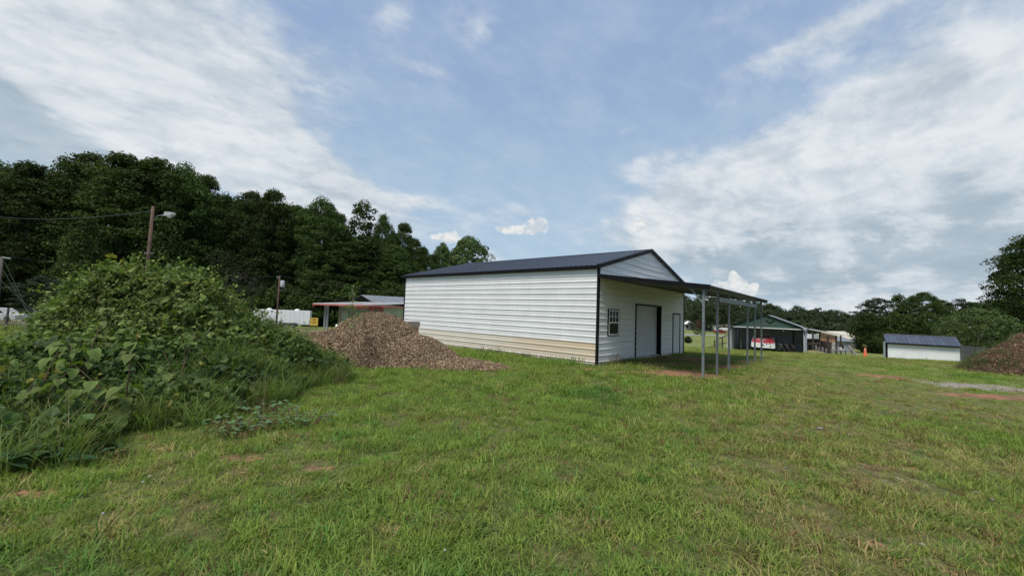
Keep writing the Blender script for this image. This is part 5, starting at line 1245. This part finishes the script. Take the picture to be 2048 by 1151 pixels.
# ------------------------------------------------------------------ right: green carport with race car, sheds, houses
CA = math.atan2(-.622, .783)                                  # its open end faces as the long building's door end does
cl = gpt(1461, 40.2); CW, CL, CH = 5.95, 5.6, 2.40
cp = empty('green_carport', cl, CA); tag(cp, 'open carport with dark green gable and grey metal sides beyond the canopy posts', 'carport')
rise = 1.15
def arch(t):                                                    # rounded-corner roof line, t from 0 to 1
    P_ = [(0, CH - .55), (.04, CH - .18), (.30, CH + .10), (CW / 2, CH + rise), (CW - .30, CH + .10), (CW - .04, CH - .18), (CW, CH - .55)]
    return P_
P_ = arch(0)
for i in range(6):
    a_, b_ = P_[i], P_[i + 1]; V = []; F = []; L_ = math.dist(a_, b_); n = 1
    nx, nz = -(b_[1] - a_[1]) / L_, (b_[0] - a_[0]) / L_
    m = MB(); m.hexa([(a_[0], -.12, a_[1]), (b_[0], -.12, b_[1]), (b_[0], CL, b_[1]), (a_[0], CL, a_[1]), (a_[0] + nx * .02, -.12, a_[1] + nz * .02), (b_[0] + nx * .02, -.12, b_[1] + nz * .02), (b_[0] + nx * .02, CL, b_[1] + nz * .02), (a_[0] + nx * .02, CL, a_[1] + nz * .02)])
    if i in (2, 3):
        pass
    m.build('roof_panel', MAT['grey_roof'] if i != 9 else MAT['dkgreen'], cp)
    MB().hexa([(a_[0], -.16, a_[1] - .04), (b_[0], -.16, b_[1] - .04), (b_[0], -.121, b_[1] - .04), (a_[0], -.121, a_[1] - .04), (a_[0] + nx * .05, -.16, a_[1] + nz * .05), (b_[0] + nx * .05, -.16, b_[1] + nz * .05), (b_[0] + nx * .05, -.121, b_[1] + nz * .05), (a_[0] + nx * .05, -.121, a_[1] + nz * .05)]).build('roof_edge', MAT['black'], cp)
gsl = rise / (CW / 2)
for z0, z1 in ((CH - .08, CH + .3), (CH + .3, CH + .68), (CH + .68, CH + rise - .03)):
    def xl(z): return max(.08, (z - CH + .0) / (rise - .02) * (CW / 2)) if z > CH + .02 else .08
    sheet('gable_panel', z0, z1 - .003, xl, lambda z: CW - xl(z), lambda a, o, z: (a, -.02 - o, z), MAT['dkgreen'], cp)
MB().box((.0, -.07, CH - .15), (CW, -.05, CH - .082)).build('front_beam', MAT['vinyl'], cp)
for x, s in ((0, 1), (CW, -1)):
    MB().box((x, -.05, -.3), (x + s * .07, .03, CH - .16)).build('front_post', MAT['lamp_grey'], cp)
    for i in range(3):
        sheet('side_panel', -.3 + i * .95, -.3 + (i + 1) * .95 - .003 if i < 2 else CH - .3, .05, CL, (lambda a, o, z, x=x, s=s: (x - s * o * .9 + s * .03, a if s > 0 else CL + .05 - a, z)), MAT['grey_side'], cp)
    for j in (2.3, 4.6): MB().box((x + s * .04, j, -.3), (x + s * .10, j + .06, CH - .3)).build('wall_post', MAT['galv'], cp)
for i in range(3): sheet('back_panel', -.3 + i * .95, -.3 + (i + 1) * .95 - .003 if i < 2 else CH + .0, .05, CW - .05, lambda a, o, z: (a, CL - o * .9, z), MAT['grey_side'], cp)
MB().box((CW - 1.2, CL - .2, -.3), (CW - 1.12, CL - .13, CH)).build('back_post', MAT['black'], cp)
# the flat black bird on the gable
bird = [(-.62, .10), (-.45, .16), (-.22, .02), (-.05, -.10), (.10, -.08), (.22, .04), (.45, .16), (.85, .20), (.50, .08), (.32, -.08), (.12, -.22), (-.06, -.26), (-.22, -.14), (-.42, .02)]
MB().prism(bird, lambda q: (CW / 2 + .35 + q[0] * .62, -.052, CH + .50 + q[1] * .7), lambda q: (CW / 2 + .35 + q[0] * .62, -.042, CH + .50 + q[1] * .7)).build('bird_emblem', MAT['black'], cp)
for x in (2.5, 4.3):
    o = MB().lathe([(0, -.08), (.05, -.06), (.07, 0), (.04, .07), (.03, .12)], 10, (0, 0, 0)).build('hanging_lamp', MAT['vinyl'], cp, True, (x, .8, CH - .35)); MB().tube([(0, 0, .12), (0, 0, .8)], .01, 4).build('cord', MAT['wire'], o)
# gravel of wall items at the left inside
M4 = Matrix.Rotation(CA, 4, 'Z')
def cpt(x, y, z=0): v = M4 @ Vector((x, y, 0)); X_, Y_ = cl.x + v.x, cl.y + v.y; return Vector((X_, Y_, gz1(X_, Y_) + z))
rc = empty('race_car', cpt(2.70, .55), CA + .12); tag(rc, 'red and white dirt track race car seen from behind inside the green carport', 'race car')
MB().prism([(-.98, .42), (-.90, .34), (.90, .30), (.98, .40), (.96, .72), (.90, .80), (.0, .76), (-.90, .82), (-.97, .76)], lambda q: (q[0], 0, q[1]), lambda q: (q[0] * .97, .18, q[1])).build('rear_bumper', MAT['vinyl'], rc)
MB().hexa([(-.95, .05, .78), (.95, .05, .78), (.92, 1.6, .80), (-.92, 1.6, .80), (-.78, .12, 1.24), (.78, .12, 1.24), (.80, 1.6, 1.05), (-.80, 1.6, 1.05)]).build('deck', MAT['red_paint'], rc)
MB().hexa([(-.90, 1.61, .3), (.90, 1.61, .3), (.90, 4.4, .3), (-.90, 4.4, .3), (-.90, 1.61, 1.02), (.90, 1.61, 1.02), (.85, 4.4, .62), (-.85, 4.4, .62)]).build('body', MAT['red_paint'], rc)
for s in (-1, 1): MB().hexa([(s * .96, .02, .80), (s * .98, .02, .80), (s * .97, 1.3, .80), (s * .95, 1.3, .80), (s * .80, .06, 1.34), (s * .82, .06, 1.34), (s * .84, 1.3, 1.12), (s * .82, 1.3, 1.12)]).build('spoiler_side', MAT['vinyl'], rc)
m = MB()
for x in (-.55, .55): m.tube([(x, 1.5, 1.0), (x * .9, 1.7, 1.42), (x * .9, 2.7, 1.42), (x, 3.1, .9)], .03, 6)
m.tube([(-.5, 1.7, 1.42), (.5, 1.7, 1.42)], .03, 6).tube([(-.5, 2.7, 1.42), (.5, 2.7, 1.42)], .03, 6).build('roll_cage', MAT['black'], rc)
MB().hexa([(-.62, 1.65, 1.44), (.62, 1.65, 1.44), (.58, 2.75, 1.44), (-.58, 2.75, 1.44), (-.60, 1.65, 1.48), (.60, 1.65, 1.48), (.56, 2.75, 1.48), (-.56, 2.75, 1.48)]).build('roof', MAT['red_paint'], rc)
for x, z in ((-.72, .74), (.28, .70), (.56, .73), (-.68, .46), (.60, .46)): MB().lathe([(0, -.012), (.055, -.012), (.055, -.002)], 12, (x, 0, z), 'y').build('tail_light', MAT['black'], rc)
MB().box((-.18, -.015, .50), (.06, -.002, .64)).build('plate', MAT['dark_wood'], rc)
def on_deck(x, z): t = (z - .78) / .46; return (x, .05 + .07 * t - .012, z)
for x0, x1, z in ((-.55, .25, 1.16), (-.50, .30, 1.06), (-.25, .0, .92)):
    h_ = .035 if z > 1 else .07
    MB().hexa([on_deck(x0, z - h_), on_deck(x1, z - h_), tuple(Vector(on_deck(x1, z - h_)) + Vector((0, .01, 0))), tuple(Vector(on_deck(x0, z - h_)) + Vector((0, .01, 0))), on_deck(x0, z), on_deck(x1, z), tuple(Vector(on_deck(x1, z)) + Vector((0, .01, 0))), tuple(Vector(on_deck(x0, z)) + Vector((0, .01, 0)))]).build('worn_lettering', MAT['vinyl'], rc)
for x in (-.80, .80):
    for y in (.85, 3.7):
        m = MB(); wheel(m, (x, y, .34), .36, .32, 'x'); m.build('wheel', MAT['rubber'], rc)
for i, (x, y, l_) in enumerate(((4.15, .35, 'nearest'), (4.55, .62, 'middle'), (4.95, .95, 'farthest'))):
    t_ = empty('stored_tyre', cpt(x, y, .02), CA + .5 + .1 * i); t_.rotation_euler = (0, math.radians(-9), CA + .45 + .12 * i); tag(t_, l_ + ' of three tyres standing in a line right of the race car', 'tyre', 'stored tyres')
    m = MB(); wheel(m, (0, 0, .40), .40, .26, 'x'); m.build('tyre', MAT['rubber'], t_); MB().lathe([(.05, -.03), (.20, -.05), (.235, -.09), (.235, .09), (.2, .05)], 14, (0, 0, .40), 'x').build('rim', MAT['galv'], t_)
o = MB().tube([(0, 0, 0), (.3, .2, 1.1), (.5, .3, 1.9)], .03, 6).build('leaning_pole', MAT['galv'], None, False, cpt(3.4, 3.5)); tag(o, 'thin metal pole leaning inside the carport above the race car', 'pole')
# things left of the carport
p = gpt(1456, 41.5); o = MB().box((-.06, -.06, -.2), (.06, .06, 1.95)).box((-.75, -.30, 1.95), (.06, .3, 2.15)).build('white_stand', MAT['vinyl'], None, False, p); tag(o, 'white post with a small white box on top, left of the carport', 'post')
stp = empty('wooden_steps', gpt(1440, 46.0), .2); tag(stp, 'dark wooden steps with a slanted rail left of the carport', 'steps')
for i in range(4): MB().box((-1.2 + i * .45, -.5, .18 * i), (-.72 + i * .45, .5, .18 * i + .06)).build('tread', MAT['dark_wood'], stp)
MB().bar((-1.2, -.5, .75), (.8, -.5, 1.6), .08).bar((-1.1, -.5, -.2), (-1.1, -.5, .8), .09).bar((-.1, -.5, -.2), (-.1, -.5, 1.2), .09).bar((.8, -.5, -.2), (.8, -.5, 1.6), .09).build('rail', MAT['dark_wood'], stp)
# valley: road, hedge, houses, cars
def strip(name, pts, w, mat, lift, label=None, kind_='structure'):
    V = []; F = []
    P_ = []
    for i in range(len(pts) - 1):
        for k in range(12): P_.append(Vector(pts[i]).lerp(Vector(pts[i + 1]), k / 12))
    P_.append(Vector(pts[-1]))
    for i, p in enumerate(P_):
        d = (P_[min(i + 1, len(P_) - 1)] - P_[max(i - 1, 0)]).normalized(); s = Vector((-d.y, d.x, 0)) * w / 2
        for q in (p - s, p, p + s): V.append((q.x, q.y, gz1(q.x, q.y) + lift))
    for i in range(len(P_) - 1):
        for k in (0, 1): b = 3 * i + k; F.append((b, b + 1, b + 4, b + 3))
    me = bpy.data.meshes.new(name); me.from_pydata(V, [], F); me.materials.append(mat); me.update(); return tag(link(name, me), kind=kind_)
rd = [(*gp2(1340, 668.5), 0), (*gp2(1400, 669), 0), (*gp2(1455, 672), 0), (*gp2(1520, 676), 0)]
strip('road', rd, 5.0, MAT['asphalt'], .06)
strip('footpath', [(*gp2(1350, 674), 0), (*gp2(1372, 678), 0), (*gp2(1400, 683.5), 0), (*gp2(1420, 685), 0)], .8, MAT['straw'], .05)
hd = empty('clipped_hedge', gpt(1376, 60)); tag(hd, 'dark clipped hedge beside the road past the corner of the long building', 'hedge')
ch = crown_mesh(77, 1.0, .55, 60, 30, .12, 'round', 0, CM['forest'], .18); o = link('foliage', ch, hd, None, None, (1.05, 1.05, .95)); MB().lathe([(0, .02), (.4, .1), (.42, .6), (.3, .82), (0, .85)], 12).build('inner', MAT['core'], hd, True)
for i, (px, Y, w, yt) in enumerate(((1394, 130, 15, 655), (1405, 125, 10, 659))):
    tree('bright', px, yt, Y, w, ['round yellow green shrub left of the nearest canopy post', 'smaller yellow green shrub behind the nearest canopy post'][i], 'shrub', cat='shrub')
def house(name, pxl, pxr, Y, dY, hw, hr_, wall, roof, label, wins, depth=8, gable=False, cat='house'):
    p = gpt(pxl, Y); q = gpt(pxr, Y + dY); L = math.hypot(q.x - p.x, q.y - p.y); root = empty(name, p, math.atan2(q.y - p.y, q.x - p.x)); tag(root, label, cat)
    MB().box((0, 0, -1), (L, depth, hw)).build('wall', wall, root)
    m = MB(); m.prism([(-.4, hw), (depth / 2, hw + hr_), (depth + .4, hw)], lambda q: (-.4, q[0], q[1]), lambda q: (L + .4, q[0], q[1])).build('roof', roof, root)
    for x, z, w, h in wins:
        wn = MB().box((x * L - w / 2, -.05, z), (x * L + w / 2, -.012, z + h)).build('window' if h < 1.7 else 'door', MAT['glass'] if h < 1.7 else MAT['vinyl'], root)
        t = .08; MB().box((x * L - w / 2 - t, -.06, z - t), (x * L + w / 2 + t, -.01, z - .001)).box((x * L - w / 2 - t, -.06, z + h + .001), (x * L + w / 2 + t, -.01, z + h + t)).build('frame', MAT['vinyl'], wn)
    return root, L
hs, L = house('white_house', 1352, 1390, 172, 4, 2.6, 1.6, MAT['white_paint'], MAT['shingle'], 'small white house with dark roof and shutters in the valley beyond the building corner', [(.35, .9, .9, 1.2), (.58, .9, .9, 1.2), (.72, .1, 1.0, 2.1), (.88, .9, .9, 1.2)])
MB().prism([(0, 2.6), (2.6, 4.0), (5.2, 2.6)], lambda q: (L * .62 + q[0] - 2.6, -1.2, q[1]), lambda q: (L * .62 + q[0] - 2.6, 0.3, q[1])).build('porch_gable', MAT['white_paint'], hs)
house('tan_mobile_home', 1416, 1463, 172, 0, 2.5, .7, MAT['tan'], pmat('pale_brown_roof', (.26, .22, .17), .8), 'long low tan and grey mobile home behind the canopy posts', [(.12, 1.0, 1.0, 1.0), (.28, .1, 1.6, 2.1), (.5, 1.0, 1.0, 1.0), (.75, 1.0, 1.2, 1.0), (.9, 1.0, 1.0, 1.0)], 5)
car('parked_car', 1417, 160, .2, MAT['black_paint'], 'dark car parked on grass below the tan mobile home', 4.6, 1.8, 1.6, True)
car('parked_car', 1440, 146, .15, MAT['maroon_paint'], 'red car parked on grass in the valley beyond the canopy posts', 4.2)
house('grey_outbuilding', 1674, 1702, 74, 0, 2.0, .7, MAT['lav'], MAT['grey_roof'], 'small grey outbuilding with grey roof beyond the wooden shed', [(.3, .6, .8, .8)], 4)
house('cream_house', 1692, 1723, 92, 6, 2.2, 1.6, MAT['cream'], MAT['cream'], 'cream house with pale roof right of the grey outbuilding', [(.8, 1.0, 1.0, 1.0)], 7)
# white camper behind the carport
cmr = empty('white_camper', gpt(1622, 50), .1); tag(cmr, 'white camper with a pink stripe between carport and wooden shed', 'camper')
MB().prism([(0, .5), (3.4, .5), (3.4, 2.5), (.4, 2.55), (0, 1.9)], lambda q: (q[0], 0, q[1]), lambda q: (q[0], 2.2, q[1])).build('body', MAT['old_white'], cmr)
MB().box((.2, -.012, 1.25), (3.3, -.002, 1.42)).build('stripe', MAT['tan'], cmr); MB().box((.7, -.012, 1.55), (1.5, -.002, 2.0)).build('window', MAT['glass'], cmr); MB().box((2.2, -.012, 1.55), (2.9, -.002, 2.0)).build('window', MAT['glass'], cmr)
m = MB(); wheel(m, (1.8, 0, .3), .34, .2); m.build('wheel', MAT['rubber'], cmr)
# wooden shed
ws = empty('wooden_shed', gpt(1622, 44.5), .0); tag(ws, 'open wooden shed with orange brown boards and a sloping pale roof right of the carport', 'shed')
o0 = gpt(1622, 44.5)
def wp(px, py, Y): return at(px, py, Y) - o0
A_ = wp(1619, 656.5, 44.5); B_ = wp(1687, 669, 42.5)
MB().hexa([A_ + Vector((0, 0, -.12)), B_ + Vector((0, 0, -.12)), B_ + Vector((1.6, 3.2, -.05)), A_ + Vector((1.6, 3.2, -.05)), A_, B_, B_ + Vector((1.6, 3.2, .07)), A_ + Vector((1.6, 3.2, .07))]).build('roof', MAT['tin'], ws)
zt0, zt1 = wp(1641, 664, 44.2), wp(1672, 671, 43.2); zb0, zb1 = wp(1641, 680, 44.2), wp(1672, 685, 43.2)
for i in range(6):
    t0, t1 = i / 6, (i + 1) / 6
    a0, b0 = zb0.lerp(zt0, t0), zb1.lerp(zt1, t0); a1, b1 = zb0.lerp(zt0, t1 - .012), zb1.lerp(zt1, t1 - .012); bk = Vector((.02, .05, 0))
    MB().hexa([a0, b0, b0 + bk, a0 + bk, a1 + Vector((0, .012, 0)), b1 + Vector((0, .012, 0)), b1 + bk, a1 + bk]).build('board', MAT['cedar'], ws)
for px, py, Y in ((1640, 664, 44.4), (1656, 672, 43.6), (1673, 671, 43.1), (1626, 660, 44.4), (1682, 670, 46.0)):
    a_ = gpt(px, Y) - o0; t_ = wp(px, py, Y); MB().bar((a_.x, a_.y, a_.z - .2), (a_.x, a_.y, t_.z), .12).build('post', MAT['dark_wood'], ws)
MB().box((1.2, 2.4, -.3), (4.2, 2.5, 1.6)).build('back_wall', MAT['dark_wood'], ws)
for i, (px, Y, h_) in enumerate(((1632, 41.5, .9), (1637, 41.0, .75), (1645, 42, .8), (1652, 42.3, .7), (1663, 42, .75))):
    o = MB().box((-.06, -.06, -.3), (.06, .06, h_)).build('short_post', MAT['grey_wood'], None, False, gpt(px, Y)); tag(o, WORDS[i] + ' short wooden post from the left in front of the wooden shed', 'post', 'short wooden posts')
q0, q1 = at(1605, 688, 40.0), at(1640, 686, 41.0); o = MB().bar((0, 0, 0), q1 - q0, .16, .12).build('long_timber', MAT['dark_wood'], None, False, q0); tag(o, 'long dark timber held level in front of the carport corner', 'timber')
p = gpt(1607, 40.0); o = MB().box((-.05, -.05, -.3), (.05, .05, q0.z - p.z - .07)).build('timber_stand', MAT['dark_wood'], None, False, p); tag(o, 'stub post carrying the left end of the long dark timber', 'post')
q0, q1 = gpt(1716, 40.5, .1), at(1696, 690, 42); o = MB().bar((0, 0, 0), q1 - q0, .16, .10).build('slanting_board', MAT['grey_wood'], None, False, q0); tag(o, 'grey board slanting to the ground right of the wooden shed', 'board')
jt = empty('junk_table', gpt(1684, 41.5), .2); tag(jt, 'low table with odds and ends right of the wooden shed', 'table')
MB().box((-.7, -.35, .62), (.9, .35, .68)).build('table_top', MAT['grey_wood'], jt)
for sx in (-.6, .8):
    for sy in (-.3, .3): MB().box((sx - .03, sy - .03, -.1), (sx + .03, sy + .03, .619)).build('leg', MAT['galv_dark'], jt)
o = MB().tube([(0, 0, 0), (0, 0, .30)], [.15, .13], 12).build('bucket', MAT['old_white'], None, False, gpt(1681, 41.4, .67)); tag(o, 'white bucket standing on the low table', 'bucket')
for i, (px, Y) in enumerate(((1682, 39.5), (1699, 39.8), (1712, 39.5), (1697, 38.6))):
    o = MB().prism([(-.3, 0), (.25, -.02), (.34, .06), (.1, .13), (-.25, .10)], lambda q: (q[0], -.14, q[1]), lambda q: (q[0] * .8, .14, q[1] * .9)).build('pale_stone', MAT['stone'], None, False, gpt(px, Y, -.02)); tag(o, WORDS[i] + ' pale stone from the left lying in the grass by the wooden shed', 'stone', 'pale stones by the shed')
st = heap('straw_heap', lambda x, y: bump(x, y, gpt(1628, 39.3).x, gpt(1628, 39.3).y, 1.4, .8, .34, .9), gpt(1628, 39.3).x - 2, gpt(1628, 39.3).x + 2, 38, 41, .12, MAT['straw']); tag(st, 'small mound of dry yellow straw in front of the wooden shed', 'straw heap')
# traffic cone
cn = empty('traffic_cone', gpt(1730.5, 37.5)); tag(cn, 'tall faded orange traffic cone standing alone on the grass left of the white shed', 'traffic cone')
MB().box((-.24, -.24, .0), (.24, .24, .05)).build('base', MAT['cone'], cn); MB().lathe([(.19, .051), (.05, .88), (.035, .93), (0, .93)], 20).build('cone', MAT['cone'], cn, True); MB().lathe([(.086, .72), (.068, .82)], 20).build('collar', pmat('pale_cone_collar', (.6, .35, .28), .6), cn, True)
# low white shed
a_, b_ = gpt(1776, 47.0), gpt(1921, 43.5); L = math.hypot(b_.x - a_.x, b_.y - a_.y); sg = math.atan2(b_.y - a_.y, b_.x - a_.x)
wsd = empty('low_white_shed', a_, sg); tag(wsd, 'long low white shed with blue grey metal roof at the far right', 'shed')
ze = at(1776, 684, 47.0).z - a_.z; zr = at(1773, 667.5, 49).z - a_.z; db = b_.z - a_.z
MB().box((0, 0, min(-.6, db - .5)), (L, 4.4, ze - .02)).build('wall', MAT['white_paint'], wsd)
n = 16
for i in range(n):
    x0, x1 = -.15 + i * (L + .3) / n, -.15 + (i + 1) * (L + .3) / n
    MB().hexa(slab(x0 + .02, x1 - .02, -.25, 2.2, ze, zr, .04)).bar((x0, -.25, ze + .01), (x0, 2.2, zr + .01), .05, .05).build('roof_panel', MAT['bluegrey'], wsd)
MB().hexa(slab(-.15, L + .15, 2.2, 4.65, zr, ze, .04)).build('rear_roof', MAT['bluegrey'], wsd)
MB().box((-.16, -.30, ze - .16), (L + .16, -.252, ze - .02)).build('eave_board', MAT['black'], wsd); MB().box((-.18, -.02, -.4), (-.02, .3, ze - .03)).build('corner_post', MAT['black'], wsd)
MB().box((-.1, 2.1, zr + .0), (L + .1, 2.3, zr + .05)).build('ridge_cap', MAT['galv_dark'], wsd)
MB().bar((-.5, -.35, .22), (L, -.35, db + .30), .05).build('bottom_rail', MAT['black'], wsd)
for t_ in (.1, .4, .7): MB().box((L * t_, -.37, -.4 + db * t_), (L * t_ + .04, -.33, .3 + db * t_)).build('rail_post', MAT['black'], wsd)
o = MB().box((-.7, -.2, -.1), (.7, .2, .32)).box((-.74, -.24, .321), (.74, .24, .36)).build('white_box', MAT['white_paint'], None, False, gpt(1757, 42)); tag(o, 'small white box on the grass at the left end of the low white shed', 'box')
# grey plank fence
pf = empty('plank_fence', (0, 0, 0)); tag(pf, 'weathered grey plank fence between the low white shed and the earth pile', 'fence')
f0, f1 = gpt(1922, 43.2), gpt(2010, 37.0); ft0, ft1 = at(1922, 690, 43.2).z, at(1990, 697, 38.5).z
nP = 40
for i in range(nP):
    t_ = i / nP; p = f0.lerp(f1, t_); d = (f1 - f0) / nP * .92; g_ = gz1(p.x, p.y); zt = ft0 + (ft1 - ft0) * t_ + ((i * 37) % 5) * .012
    if i == 0: bm0 = None
    q = p + d
    MB().hexa([(p.x, p.y, g_ - .2), (q.x, q.y, g_ - .2), (q.x + .01, q.y + .02, g_ - .2), (p.x + .01, p.y + .02, g_ - .2), (p.x, p.y, zt), (q.x, q.y, zt), (q.x + .01, q.y + .02, zt), (p.x + .01, p.y + .02, zt)]).build('plank', MAT['grey_wood'], pf)
MB().bar((f0.x, f0.y - .04, ft0 - .12), (f1.x, f1.y - .04, ft0 + (ft1 - ft0) - .12), .04, .12).build('top_rail', MAT['grey_wood'], pf)
# stones and clover heads in the near grass
for i, (px, py, s) in enumerate(((1845, 1090, .030), (1803, 960, .018), (1718, 978, .022), (1722, 1100, .016), (1570, 935, .020), (1868, 820, .05), (1640, 858, .06), (1700, 870, .05), (1985, 1000, .035), (1955, 985, .03))):
    x, y = gp2(px, py); o = MB().lathe([(0, -.4), (.8, -.3), (1.0, 0), (.7, .35), (0, .45)], 9).build('small_stone', MAT['stone'], None, True, (x, y, gz1(x, y) + s * .3)); o.scale = (s, s * .7, s * .8)
    tag(o, 'small pale stone in the lawn, ' + WORDS[i] + ' counted among ten scattered at the lower right', 'stone', 'small stones in the lawn')
def clover(px, py, i):
    x, y = gp2(px, py); o = empty('clover_flower', (x, y, gz1(x, y))); tag(o, 'white clover head in the lawn, ' + WORDS[i] + ' from the left', 'flower', 'clover heads in the lawn')
    MB().tube([(0, 0, 0), (.01, 0, .07)], .002, 4).build('stalk', MAT['stem'], o); MB().lathe([(0, .066), (.007, .069), (.009, .077), (.006, .083), (0, .085)], 8, (.01, 0, 0)).build('flower_head', MAT['old_white'], o, True)
for i, (px, py) in enumerate(((202, 1046), (282, 980), (296, 968), (886, 1122))): clover(px, py, i)
bpy.context.view_layer.update()
